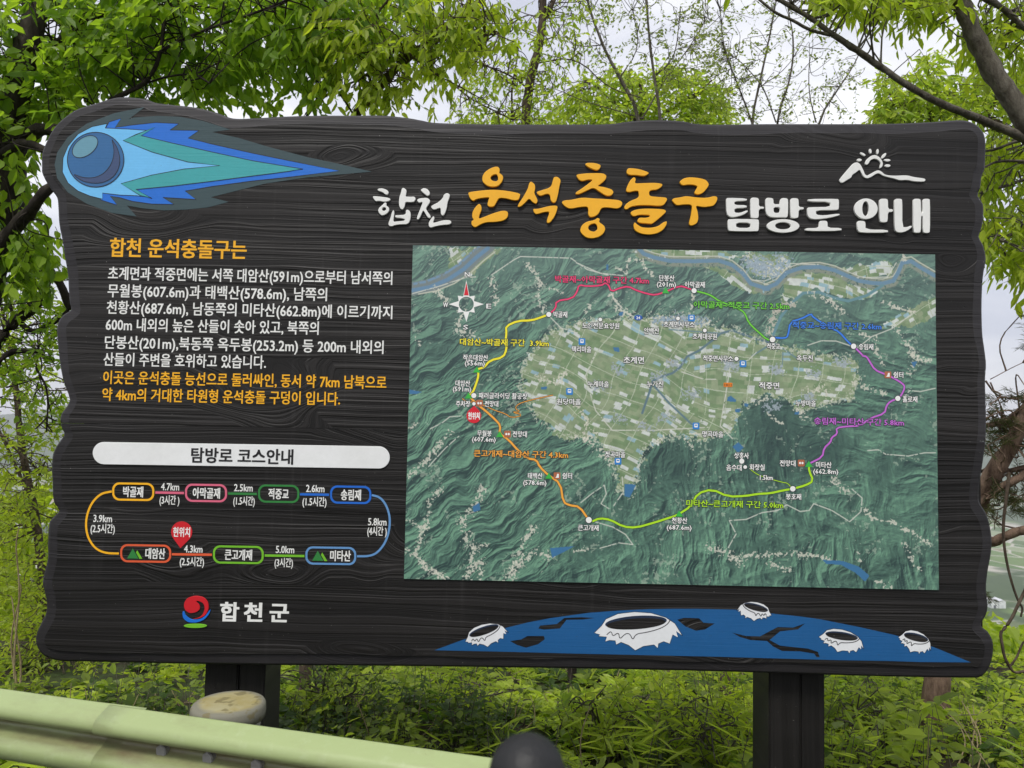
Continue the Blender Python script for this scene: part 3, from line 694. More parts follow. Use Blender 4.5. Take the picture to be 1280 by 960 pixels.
# the edge of the plain is frayed by terraces and hamlets
for k_, (a_, b_) in enumerate(zip(basin, basin[1:] + basin[:1])):
    speck([mp_(*a_), mp_(*b_)], 13, (196, 202, 182), 800 + k_ * 7, .60)
# roads
for p in (z1([(920,470),(990,540),(1090,570)]), z5([(1025,100),(1000,260),(960,490),(1040,575)]), z5([(1200,0),(1150,50),(1030,100)]), z3([(0,265),(80,272),(180,235),(255,155),(440,162)]), z3([(700,250),(900,245),(960,150)]),
          z3([(370,700),(460,670),(560,672),(680,712)]), z3([(700,720),(800,640),(930,590),(1080,480)]), z2([(0,150),(160,220),(310,235)]), z2([(230,350),(270,420),(360,500),(460,540)]), z1([(70,330),(250,280),(400,230),(470,225)]),
          z1([(560,215),(700,120),(740,100),(1050,110),(1150,180),(1280,215)]), z4([(200,510),(280,470),(330,430),(400,425)]), z8([(320,370),(355,310),(325,250),(400,245),(470,215),(540,205),(580,180),(640,210),(680,205),(700,175),(780,205),(860,255),(910,210),(915,150),(870,110)]),
          z7([(850,180),(900,140),(960,98),(970,140),(945,185),(980,208)]), z7([(1045,60),(1050,130),(1005,195)]), z7([(920,272),(1000,295),(1060,330),(1095,378),(1030,370),(940,395)]), z6([(1020,290),(1050,255),(1120,262),(1220,240)]), z6([(770,655),(840,650),(890,680),(1040,692),(1150,670),(1220,670)]),
          z5([(130,0),(60,160),(110,330),(130,390),(240,520)]), z5([(240,520),(520,520),(880,500)]), z5([(700,130),(850,180),(930,180)]), z4([(190,760),(300,640),(390,560)])):
    stroke(p, 1.3, (206, 208, 196), 1.2, .30, 541 + len(p))
# pale valley floors and villages
for p, w_ in ((z7([(190,115),(130,180),(130,260),(100,330),(75,420),(130,490),(220,540)]), 8), (z7([(30,260),(100,298),(140,300)]), 5), (z7([(20,400),(75,420)]), 9), (z7([(385,110),(350,200),(290,260),(310,340),(345,400),(330,500),(310,540)]), 12),
              (z7([(350,400),(410,380)]), 8), (z7([(345,480),(390,450),(370,540)]), 7), (z7([(630,295),(580,380),(540,470),(490,540)]), 10), (z7([(720,440),(640,415),(580,450),(520,530)]), 11), (z7([(820,410),(880,400)]), 5), (z7([(100,470),(200,530)]), 9),
              (z8([(230,370),(330,400),(380,440)]), 11), (z8([(330,420),(500,400),(600,400),(720,410),(780,425)]), 8), (z8([(500,440),(590,470)]), 9), (z8([(790,70),(840,115)]), 9), (z8([(930,200),(960,240),(1060,260),(1160,320),(1220,360)]), 6), (z8([(1100,350),(1150,450),(1175,470)]), 6),
              (z8([(890,390),(910,430)]), 6), (z8([(980,520),(1040,550)]), 7), (z4([(60,820),(180,720),(300,560),(320,530)]), 10), (z4([(60,500),(130,470)]), 6), (z1([(560,235),(580,300),(590,390)]), 9), (z1([(880,430),(850,330),(860,250),(790,150)]), 8), (z1([(870,270),(1000,325)]), 5), (z1([(380,440),(350,560),(470,590)]), 10),
              (z1([(210,300),(290,370)]), 9), (z1([(90,600),(130,650)]), 5), (z2([(270,180),(330,220),(350,130),(440,130)]), 5), (z2([(440,150),(510,240)]), 6), (z2([(240,360),(300,470),(360,500)]), 12), (z2([(500,530),(700,540),(860,560)]), 16), (z2([(780,360),(770,470)]), 5), (z2([(20,560),(90,440)]), 7),
              (z3([(400,360),(520,400),(610,480)]), 9), (z3([(880,410),(960,450),(1080,480)]), 8), (z3([(820,640),(830,760),(870,830)]), 6), (z3([(960,590),(1040,700),(1090,790),(1180,800)]), 9), (z3([(720,620),(800,650)]), 8), (z3([(1000,60),(1020,130)]), 6), (z2([(1130,100),(1200,180),(1280,220)]), 14),
              (z3([(30,160),(160,190),(200,150)]), 15), (z4([(920,180),(1050,200),(1100,130)]), 10), (z4([(1160,330),(1240,440),(1250,600)]), 9), (z5([(0,560),(60,580),(120,540)]), 9), (z5([(120,620),(200,700),(240,740)]), 12), (z5([(550,600),(590,560)]), 7), (z5([(720,580),(780,640)]), 6), (z5([(760,545),(900,540)]), 5),
              (z6([(680,210),(780,240),(880,275)]), 7), (z6([(90,400),(200,480)]), 5), (z6([(300,380),(350,440)]), 9), (z6([(360,260),(460,240),(540,330)]), 9), (z6([(1100,40),(1050,140)]), 8), (z6([(1040,0),(1160,60)]), 5), (z5([(1200,350),(1280,300)]), 5)):
    speck(p, w_, seed=600 + int(p[0][0]) % 97)
def village(pts, r, seed):
    for (a, b) in pts:
        speck([(a - r * .6, b), (a + r * .6, b + 2)], r, (168, 180, 188), seed, .42)
village(z5([(650,75),(550,150),(765,275),(290,110),(160,230),(285,440),(465,490),(1030,80),(600,430)]), 12, 701); village(z2([(1030,830),(690,520)]), 14, 702); village(z6([(130,360),(410,130),(380,300),(600,70),(160,110)]), 12, 703)
speck(z3([(0,170),(110,200),(190,150)]), 22, (156, 176, 192), 704, .40); speck(z2([(1150,150),(1230,170)]), 20, (160, 176, 186), 705, .42); speck(z2([(520,530),(850,545)]), 12, (150, 172, 190), 706, .45)
# ponds
for p in (z7([(340,200),(372,180),(378,215),(345,225)]), z7([(1055,92),(1110,96),(1080,156),(1055,150)]), z7([(705,395),(820,385),(785,405),(715,440)]), z8([(740,425),(830,430),(900,455),(948,495),(928,522),(885,482),(820,447),(755,442)]), z5([(1040,630),(1080,600),(1117,635),(1080,672)]),
          z4([(60,248),(145,265),(110,278),(60,277)]), z5([(1010,300),(1030,290),(1068,320),(1060,332),(1005,325)]), z6([(1060,65),(1100,60),(1080,103)]), z2([(245,715),(285,715),(290,745),(255,740)]), z4([(940,232),(980,228),(975,250),(938,248)]), z2([(290,480),(315,475),(308,502),(280,500)]),
          z6([(285,400),(315,395),(310,415),(280,415)]), z5([(1120,340),(1150,345),(1140,365),(1120,358)]), z5([(1060,380),(1095,375),(1090,402),(1058,398)]), z1([(1270,150),(1280,150),(1280,185),(1266,180)])):
    img = np.where(inside(p)[..., None], C(66, 118, 160), img)
img = np.clip(img * (.97 + .05 * hsh(gx, gy, 9)[..., None]), 0, 255)
im = bpy.data.images.new('aerial_map_print', MW, MH, alpha=False)
buf = np.ones((MH, MW, 4), np.float32); buf[..., :3] = img[::-1] / 255.0
im.pixels.foreach_set(buf.ravel()); im.pack()
mm = M('map_print', (.2, .3, .2), .33); ti = mm.n('ShaderNodeTexImage'); ti.image = im; mm.base(ti.outputs[0])
edge = M('map_panel_edge', lin((150, 156, 156)), .4).m
# the panel: a thin board standing 6 mm proud
panel = bpy.data.objects.new('map_panel', bpy.data.meshes.new('map_panel'))
bm = bmesh.new(); zs = (z0m, z1m); xs = (x0m, x1m)
vv = [bm.verts.new((xs[i] - sign.location.x, y - sign.location.y, zs[j] - sign.location.z)) for y in (DM, D0 + .002) for j in (0, 1) for i in (0, 1)]
uv = bm.loops.layers.uv.new('uv')
f = bm.faces.new((vv[0], vv[1], vv[3], vv[2])); f.material_index = 0
for lp, c in zip(f.loops, ((0, 0), (1, 0), (1, 1), (0, 1))): lp[uv].uv = c
for q in ((0, 4, 5, 1), (1, 5, 7, 3), (3, 7, 6, 2), (2, 6, 4, 0)): bm.faces.new([vv[i] for i in q]).material_index = 1
bm.to_mesh(panel.data); bm.free(); panel.data.materials.append(mm.m); panel.data.materials.append(edge); link(panel, sign)

# routes, marks and lettering on the map (overprints a fraction of a millimetre thick)
def pz(pts, ox, oy, s): return [(ox + a / s, oy + b / s) for a, b in pts]
q1 = lambda p: pz(p, 500, 300, 4.923); q2 = lambda p: pz(p, 720, 300, 5.333); q3 = lambda p: pz(p, 940, 300, 5.333)
q4 = lambda p: pz(p, 500, 440, 5.333); q5 = lambda p: pz(p, 720, 440, 5.333); q6 = lambda p: pz(p, 940, 440, 5.333)
q7 = lambda p: pz(p, 500, 580, 3.765); q8 = lambda p: pz(p, 820, 580, 3.556)
def route(pts, w_, mat, name='route_line'):
    ribbon(name, pts, w_ + 1.1, DM - .0004, MAT['m_dark'], panel, 1); ribbon(name, pts, w_, DM - .0008, MAT[mat], panel, 1)
route(q1([(915,458),(870,475),(810,495),(725,497),(652,530),(655,570),(650,620),(657,670),(635,722),(555,740),(520,780)]) + q4([(550,105),(515,115),(525,155),(505,220),(485,270),(457,290)]), 2.6, 'm_yellow')
route(q4([(470,305),(510,345),(545,372),(580,400),(635,450),(670,490),(662,545),(720,580),(790,660),(850,710),(910,718),(930,765),(993,825)]) + q7([(755,90),(768,180),(800,195),(845,200),(889,264)]), 2.6, 'm_orange')
route(q4([(415,310),(440,330),(500,335),(545,350),(600,375),(640,392),(700,410),(745,440),(825,420),(740,400),(805,400),(765,375),(790,345),(850,325),(1020,287)]), .9, 'm_orange', 'side_path_line')
route(q7([(905,270),(940,255),(990,262),(1050,295),(1110,300),(1200,275),(1270,252)]) + q8([(75,235),(103,222),(155,188),(185,130),(250,112),(320,145),(400,142),(450,133),(510,130),(560,118),(608,110),(665,95),(700,75),(680,30)]) + q6([(380,748)]), 2.6, 'm_lime')
route(q8([(415,20),(440,40),(470,55),(520,70),(565,82),(585,85),(600,103)]), .9, 'm_lime', 'side_path_line')
route(q6([(390,740),(470,700),(480,640),(525,600),(530,570),(570,545),(560,505),(640,495),(720,492),(790,440),(885,410),(895,360),(920,330),(972,310),(995,290),(1020,235),(1005,210),(930,165),(880,145),(820,120),(785,65),(765,30),(735,25)]) + q3([(740,770),(678,708)]), 2.2, 'm_violet')
route(q3([(137,650),(220,655),(240,640),(255,545),(330,525),(395,490),(405,515),(530,590),(580,610),(650,690),(678,708)]), 2.2, 'm_blue')
route(q2([(787,337),(880,360),(920,382),(950,405),(1090,460),(1125,485),(1150,550),(1200,600)]) + q3([(40,610),(100,665),(137,663)]), 2.0, 'm_green')
route(q1([(915,458),(960,420),(960,375),(1060,360),(1090,320),(1100,275),(1150,285),(1240,280),(1260,265)]) + q2([(195,288),(215,295),(235,345),(290,320),(350,308),(400,335),(480,360),(530,367),(597,345),(690,305),(740,318),(787,337)]), 2.0, 'm_pink')
def dot(cx, cy, r=3.3):
    curve_mesh('map_dot', [ell(cx, cy, r + .8, r + .8, n=18)], DM - .0010, MAT['m_dark'], panel); curve_mesh('map_dot', [ell(cx, cy, r, r, n=18)], DM - .0014, MAT['m_white'], panel)
for x, y, r in ((686,393,3.2),(867.6,363.2,3.2),(965.7,424.3,3.5),(1067,432.8,3.4),(592.3,494.4,3.2),(592.4,504.7,2.2),(736,650,3.8),(991,611,3.4),(1122.3,498,3.3),(927.2,576.5,3.2),(931.5,583.8,2.3),
                (750.4,399.4,2.4),(847.5,398,2.4),(881,413,2.4),(920.6,448.5,2.6)): dot(x, y, r)
for x, y in ((832,363),(596,462),(585.7,494.4),(624.7,542.6),(686,594.7),(1011,580),(849,642)):
    curve_mesh('peak_triangle', [[(x - 4.6, y + 3.6), (x, y - 4), (x + 4.6, y + 3.8)]], DM - .0012, MAT['m_tri'], panel)
def icon(x, y, mat, r=4.2):
    k = curve_mesh('map_icon', [capsule(x, y, 2 * r, 2 * r, .016, 4, 1.2)], DM - .0012, MAT[mat], panel)
for x, y in ((727.5,427),(864.4,397.5),(928.7,454.7),(711.9,489.3),(772.5,576.5),(870,532.4)):
    icon(x, y, 'm_bus'); curve_mesh('bus_mark', [capsule(x, y - .5, 4.4, 4.6, .016, 3, .9), capsule(x, y - .9, 3.0, 1.5, .016, 3, .3)], DM - .0016, MAT['m_white'], panel)
for x, y in ((599.4,504),(634.4,542.6),(1001.5,578.8)):
    icon(x, y, 'm_brown'); curve_mesh('viewpoint_mark', [ell(x - 1.5, y, 1.3, 1.5, n=12), ell(x + 1.6, y, 1.3, 1.5, n=12)], DM - .0016, MAT['m_white'], panel)
for x, y in ((696.3,594.7),(1109.9,468.5)):
    icon(x, y, 'm_brown'); curve_mesh('shelter_mark', [[(x - 2.4, y + 2.4), (x - .8, y + 1), (x + .2, y - 2.4), (x + 2.3, y - 2.4), (x + 2.3, y + 2.6)]], DM - .0016, MAT['m_white'], panel)
def lab(s, x0, x1, y, h=7.6, mat='m_white', halo='m_dark', bold=.02, hb=.075, name='map_label'):
    text(s, x0, x1, y, h, DM - .0018, MAT[mat], panel, name, bold, MAT[halo], hb)
for s, x0, x1, y, mat in (('박골재~아막골재 구간 4.7km', 694, 811, 349.5, 'm_pink'), ('대암산~박골재 구간  3.9km', 575, 686, 428, 'm_yellow'), ('아막골재~적중교 구간 2.5km', 867, 986.5, 381.5, 'm_green'), ('적중교~송림재 구간 2.6km', 990.6, 1101.6, 407, 'm_blue'),
                          ('큰고개재~대암산 구간 4.3km', 592.4, 710, 567.5, 'm_orange'), ('송림재~미타산 구간 5.8km', 1017.8, 1129.8, 527, 'm_violet'), ('미타산~큰고개재 구간 5.0km', 858, 979, 630, 'm_lime')):
    lab(s, x0, x1, y, 8.6, mat, name='route_label')
for a in (('작은대암산', 579, 610, 447), ('(556m)', 581, 606, 453.6), ('박골재', 692, 709, 393), ('노인전문요양원', 728, 774, 407), ('택리마을', 715, 739, 436.5), ('단봉산', 824, 843, 347.6), ('(201m)', 821, 845, 355),
          ('아막골재', 856, 881, 355.7), ('초계면사무소', 829.7, 868, 405.4), ('안백산', 805, 824, 413.4), ('초계대공원', 866, 896, 420.4), ('적중면사무소', 879, 916, 448), ('적중교', 958.8, 974.7, 432.8), ('송림재', 1073.5, 1091.5, 433.5),
          ('옥두진', 996, 1016, 447.6), ('대암산', 569.4, 587.6, 479), ('(591m)', 566, 589, 486), ('패러글라이딩 활공장', 598.4, 659, 494.8), ('주차장', 570, 587.8, 504.7), ('전망대', 606, 622.8, 504.7), ('무월봉', 596.6, 614.4, 541.6), ('(607.6m)', 590, 619.6, 548.8),
          ('전망대', 641, 658.6, 542.6), ('태백산', 660, 678, 594.7), ('(578.6m)', 654, 683, 603), ('쉼터', 703, 715, 594.7), ('원당마을', 696, 726, 502), ('누계마을', 735, 761, 480), ('누가진', 809, 829, 480), ('정곡마을', 756.6, 781.5, 568), ('명곡마을', 878, 904, 542.6),
          ('상홍사', 918, 936, 569.4), ('음수대', 908, 927, 584.4), ('화장실', 937, 955.7, 584), ('1.5km', 950, 966, 596.6), ('쉼터', 1116.8, 1129, 468.5), ('홀로재', 1128.4, 1146.6, 499), ('누방마을', 995, 1019.7, 504), ('전망대', 975, 994.4, 579), ('미타산', 1020, 1039.4, 581),
          ('(662.8m)', 1016.5, 1047.8, 589), ('큰고개재', 722.6, 748.3, 659.7), ('천황산', 840, 859, 650.6), ('(687.6m)', 833.5, 864.4, 659), ('봉호재', 982.5, 1001.4, 620.8)):
    lab(*a)
lab('초계면', 779.6, 804.8, 450, 8.6); lab('적중면', 949, 974, 482, 8.6)
curve_mesh('road_badge', [ell(797.8, 397, 5.2, 3.4, n=20)], DM - .0012, MAT['m_road'], panel); text('24', 795.6, 800.2, 397, 4.4, DM - .0016, MAT['m_white'], panel, 'badge_text', .03)
curve_mesh('road_badge', [capsule(910, 481, 11, 5.2, .016, 3, 1)], DM - .0012, MAT['m_badge'], panel); text('1011', 905.8, 914.2, 481, 4.0, DM - .0016, MAT['m_dark'], panel, 'badge_text', .02)
curve_mesh('here_marker', [pin(592.3, 519.7, 9.2, 593, 507)], DM - .0014, MAT['m_red'], panel); text('현위치', 585.2, 599.6, 519.7, 8.6, DM - .0018, MAT['m_white'], panel, 'here_text', .03)
# compass
cx_, cy_ = 582.9, 380.2
star = []
for i in range(16):
    a = R_(-90 + i * 22.5); r = (22 if i % 4 == 0 else 14.5) if i % 2 == 0 else 10.3
    if i == 0: r = 30
    if i % 4 == 2: r = 15
    star.append((cx_ + r * math.cos(a), cy_ + r * math.sin(a)))
curve_mesh('compass_rose', [star, ell(cx_, cy_, 9.3, 9.3, n=30)], DM - .0010, MAT['m_white'], panel)
curve_mesh('compass_needle', [[(cx_, cy_ - 27), (cx_ + 3, cy_ - 11), (cx_ - 3, cy_ - 11)]], DM - .0014, MAT['m_red'], panel)
for s, x, y in (('N', 584, 342), ('W', 557, 380), ('E', 611, 381.7), ('S', 582, 408)): lab(s, x - 3, x + 3, y + .6, 7.6, name='compass_letter')
flush_text()
# ------------------------------------------------------------------ backing, ground, far country
def box(name, lo, hi, mat, parent=None, bev=.004):
    bm = bmesh.new(); bmesh.ops.create_cube(bm, size=1)
    for v in bm.verts: v.co = [lo[i] + (v.co[i] + .5) * (hi[i] - lo[i]) for i in range(3)]
    if bev: bmesh.ops.bevel(bm, geom=list(bm.edges), offset=bev, segments=2, affect='EDGES')
    b = abs_loc(parent)
    for v in bm.verts: v.co -= b
    me = bpy.data.meshes.new(name); bm.to_mesh(me); bm.free(); me.materials.append(mat)
    return link(bpy.data.objects.new(name, me), parent)
ca, cb = P(93, 800, D0 + .1), P(1218, 190, D0 + .1)
box('backing_panel', (ca.x, D0 + .0865, ca.z), (cb.x, D0 + .1, cb.z), MAT['post'], sign)

rng = np.random.default_rng(12)
def gfbm(x, y, s, o=4): return fbm(np.asarray(x, np.float32), np.asarray(y, np.float32), s, o)
def ground_h(x, y):
    x = np.asarray(x, float); y = np.asarray(y, float)
    d = np.maximum(y - 2.55, 0)
    r = np.hypot(x, y)
    h = -.16 * np.minimum(d, 6) - .335 * np.clip(d - 6, 0, 500) - .232 * np.clip(d - 506, 0, 1150)
    h += (gfbm(x * .9 + 50, y * .9 + 50, 3) - .5) * .18 * np.clip(d, 0, 1) + (gfbm(x * .02 + 9, y * .02 + 5, 5) - .5) * 26 * np.clip((d - 25) / 120, 0, 1) * np.clip((1700 - d) / 400, 0, 1)
    far = np.clip((r - 5600) / 2600, 0, 1) * (y > 0)
    h += far * (400 + 620 * (gfbm(x / 2300 + 40, y / 2300 + 40, 8, 5) - .45))
    return h
na, nr = 240, 150
ra = np.concatenate([[0.], np.geomspace(.35, 12500, nr)])
an = np.linspace(0, 2 * np.pi, na, endpoint=False)
GX = np.outer(ra, np.sin(an)); GY = np.outer(ra, np.cos(an)); GZ = ground_h(GX, GY) - .02
Vg = np.stack([GX.ravel(), GY.ravel(), GZ.ravel()], 1)
ii, jj = np.meshgrid(np.arange(nr), np.arange(na), indexing='ij')
A_ = ii * na + jj; B_ = ii * na + (jj + 1) % na
Fg = np.stack([A_, B_, B_ + na, A_ + na], -1).reshape(-1, 4)[na:]
Fg0 = np.stack([A_[0], B_[0] + na, A_[0] + na], -1)
gm = M('ground_soil', (.06, .05, .03), .95, .1)
o = gm.obj()
soil = gm.mix(gm.ramp(gm.noise(2.2, 5, .6, o), [(.42, (0,) * 3), (.58, (1,) * 3)]), (.035, .028, .018), (.045, .065, .02))
geo = gm.n('ShaderNodeNewGeometry'); sx = gm.n('ShaderNodeSeparateXYZ'); gm.L.new(geo.outputs['Position'], sx.inputs[0])
mpv = gm.n('ShaderNodeMapping'); mpv.inputs['Scale'].default_value = (1 / 110, 1 / 210, 1); mpv.inputs['Rotation'].default_value = (0, 0, .25); gm.L.new(geo.outputs['Position'], mpv.inputs[0])
vo = gm.n('ShaderNodeTexVoronoi', Scale=1.0); vo.feature = 'F1'; gm.L.new(mpv.outputs[0], vo.inputs['Vector'])
sc_ = gm.n('ShaderNodeSeparateColor'); gm.L.new(vo.outputs['Color'], sc_.inputs[0])
fld = gm.ramp(sc_.outputs[0], [(0., (.08, .15, .04)), (.3, (.16, .23, .07)), (.5, (.06, .11, .03)), (.66, (.40, .30, .20)), (.78, (.17, .24, .09)), (.9, (.42, .40, .34))])
ve = gm.n('ShaderNodeTexVoronoi', Scale=1.0); ve.feature = 'DISTANCE_TO_EDGE'; gm.L.new(mpv.outputs[0], ve.inputs['Vector'])
fld = gm.mix(gm.ramp(ve.outputs['Distance'], [(.02, (1,) * 3), (.04, (0,) * 3)]), fld, (.44, .42, .36))
wd = gm.mix(gm.noise(.02, 6, .7, geo.outputs['Position']), (.03, .06, .02), (.07, .11, .035))
flat = gm.ramp(gm.math('MULTIPLY', sx.outputs[2], -1 / 450.), [(.86, (0,) * 3), (.93, (1,) * 3)])
hillf = gm.ramp(gm.noise(.0012, 4, .6, geo.outputs['Position']), [(.53, (0,) * 3), (.57, (1,) * 3)])
low = gm.mix(flat, wd, gm.mix(hillf, fld, wd))
near = gm.ramp(gm.math('MULTIPLY', sx.outputs[1], 1 / 100.), [(.15, (0,) * 3), (.4, (1,) * 3)])
gm.base(gm.mix(near, soil, low)); gm.bump(gm.noise(14, 5, .6, o), .03)
g = tri_mesh('ground', Vg, Fg, gm.m); tag(g, kind='structure')
# the road the viewer stands on, a sheet above the ground
rm = M('asphalt', (.05, .05, .05), .9); ro = rm.obj(); rm.base(rm.ramp(rm.noise(160, 3, .6, ro), [(.3, (.035,) * 3), (.7, (.075,) * 3)])); rm.bump(rm.noise(220, 2, .6, ro), .004)
rd = mesh_obj('road', [(-40, -5, .0), (40, -5, .0), (40, 1.55, .0), (-40, 1.55, .0), (-40, -5, -.12), (40, -5, -.12), (40, 1.55, -.12), (-40, 1.55, -.12)],
              [(0, 1, 2, 3), (7, 6, 5, 4), (0, 4, 5, 1), (1, 5, 6, 2), (2, 6, 7, 3), (3, 7, 4, 0)], rm.m); tag(rd, kind='structure')
for v in rd.data.vertices: v.co.z += .004

# ------------------------------------------------------------------ plants
def leafmat(name, c1, c2, tr, gloss=.45):
    q = M(name, c1, gloss, .35)
    a = q.n('ShaderNodeAttribute', attribute_name='v')
    col = q.mix(a.outputs['Fac'], c1, c2); q.base(col)
    t = q.n('ShaderNodeBsdfTranslucent'); q.L.new(q.mix(1., col, tr, 'MULTIPLY'), t.inputs[0])
    ms = q.n('ShaderNodeMixShader'); ms.inputs[0].default_value = .5
    q.L.new(q.b.outputs[0], ms.inputs[1]); q.L.new(t.outputs[0], ms.inputs[2]); q.L.new(ms.outputs[0], q.N['Material Output'].inputs[0])
    return q.m
def barkmat(name, a, b, sc=22):
    q = M(name, a, .9, .15); o = q.obj((1, 1, .35)); n = q.noise(sc, 5, .65, o)
    q.base(q.mix(q.ramp(n, [(.35, (0,) * 3), (.65, (1,) * 3)]), a, b)); q.bump(q.noise(sc * 1.6, 5, .7, o), .012); return q.m
LM = dict(deep=leafmat('leaf_deep_green', (.095, .175, .016), (.215, .315, .026), (2.6, 2.6, 1.4)),
          bright=leafmat('leaf_bright_green', (.18, .25, .02), (.32, .38, .03), (2.2, 2.3, 1.4)),
          lime=leafmat('leaf_spring_green', (.20, .29, .03), (.36, .42, .05), (2.1, 2.2, 1.4)),
          small=leafmat('leaf_small_olive', (.13, .17, .04), (.24, .28, .07), (2., 2.1, 1.4)),
          bush=leafmat('leaf_undergrowth', (.045, .085, .014), (.36, .44, .055), (2., 2.1, 1.3)),
          needle=leafmat('pine_needle', (.05, .075, .03), (.12, .12, .05), (1.2, 1.2, .8)))
BK = dict(dark=barkmat('bark_dark', (.018, .014, .011), (.05, .042, .034)), brown=barkmat('bark_brown', (.05, .036, .026), (.13, .10, .075)),
          pine=barkmat('bark_pine', (.085, .055, .04), (.26, .18, .13), 22), grey=barkmat('bark_grey', (.07, .06, .045), (.16, .145, .115), 30), straw=barkmat('straw', (.3, .24, .13), (.42, .35, .2), 40), dry=barkmat('stalk_dry', (.22, .17, .09), (.34, .28, .16), 30))
class Wood:
    def __init__(s): s.V = []; s.F = []; s.n = 0; s.pts = []; s.rad = []
    def tube(s, pts, r0, r1, k=7, keep=True, wob=0):
        pts = np.array(smooth_line(pts, 2), float)
        n = len(pts)
        if wob:
            t_ = np.linspace(0, 1, n)
            for ax in range(3): pts[:, ax] += wob * np.sin(t_ * rng.uniform(5, 11) + rng.uniform(0, 6)) * np.sin(t_ * np.pi)
        R = r0 + (r1 - r0) * np.linspace(0, 1, n) ** .8
        T = np.gradient(pts, axis=0); T /= np.linalg.norm(T, axis=1)[:, None] + 1e-9
        ref = np.where(abs(T[:, 2:3]) > .8, np.array([[1., 0, 0]]), np.array([[0, 0, 1.]]))
        A = np.cross(T, ref); A /= np.linalg.norm(A, axis=1)[:, None] + 1e-9; B = np.cross(T, A)
        a = np.linspace(0, 2 * np.pi, k, endpoint=False)
        ring = pts[:, None] + (A[:, None] * np.cos(a)[None, :, None] + B[:, None] * np.sin(a)[None, :, None]) * (R[:, None, None] * (1 + .10 * rng.normal(0, 1, (n, k, 1)) * (r0 > .012)))
        s.V.append(ring.reshape(-1, 3))
        i, j = np.meshgrid(np.arange(n - 1), np.arange(k), indexing='ij')
        a0 = s.n + i * k + j; b0 = s.n + i * k + (j + 1) % k
        s.F.append(np.stack([a0, b0, b0 + k, a0 + k], -1).reshape(-1, 4)); s.n += n * k
        if keep: s.pts.append(pts); s.rad.append(R)
    def cloud(s): return np.concatenate(s.pts), np.concatenate(s.rad)
    def make(s, name, mat, parent): return tri_mesh(name, np.concatenate(s.V), np.concatenate(s.F), mat, parent)
def unit(v): return v / (np.linalg.norm(v, axis=-1, keepdims=True) + 1e-9)
class Leaves:
    def __init__(s, fine=True): s.V = []; s.F = []; s.A = []; s.n = 0; s.fine = fine
    def add(s, pos, d, nrm, L, Wd, val, curl=.12):
        """pos, direction and normal N x 3, length and width N; four triangles to a leaf, folded along its rib"""
        d = unit(d); sd = unit(np.cross(d, nrm)); up = np.cross(sd, d); L = L[:, None]; Wd = Wd[:, None]
        m = pos + d * L * .45 + up * L * (-.05); tip = pos + d * L - up * L * curl
        N_ = len(pos)
        if s.fine:
            q = pos + d * L * .74 - up * L * curl * .4
            l = pos + d * L * .26 + sd * Wd * .85 + up * Wd * .3; r = pos + d * L * .26 - sd * Wd * .85 + up * Wd * .3
            l2 = q - d * L * .12 + sd * Wd * .88 + up * Wd * .3; r2 = q - d * L * .12 - sd * Wd * .88 + up * Wd * .3
            V = np.stack([pos, l, l2, tip, r2, r, m], 1).reshape(-1, 3); b = s.n + np.arange(N_)[:, None] * 7
            F_ = np.concatenate([b + [i, 6, (i + 1) % 6] for i in range(6)], 1).reshape(-1, 3)
            s.V.append(V); s.F.append(F_); s.A.append(np.repeat(val, 7)); s.n += 7 * N_
            return
        l = pos + d * L * .42 + sd * Wd + up * Wd * .35; r = pos + d * L * .42 - sd * Wd + up * Wd * .35
        V = np.stack([pos, l, tip, r, m], 1).reshape(-1, 3)
        b = s.n + np.arange(N_)[:, None] * 5
        F_ = np.concatenate([b + [0, 4, 1], b + [1, 4, 2], b + [2, 4, 3], b + [3, 4, 0]], 1).reshape(-1, 3)
        s.V.append(V); s.F.append(F_); s.A.append(np.repeat(val, 5)); s.n += 5 * N_
    def make(s, name, mat, parent, kind='stuff'):
        o = tri_mesh(name, np.concatenate(s.V), np.concatenate(s.F), mat, parent, np.concatenate(s.A), False)
        if kind: o['kind'] = kind
        return o
def Pn(px, py, D): return np.array(P(px, py, D)[:])
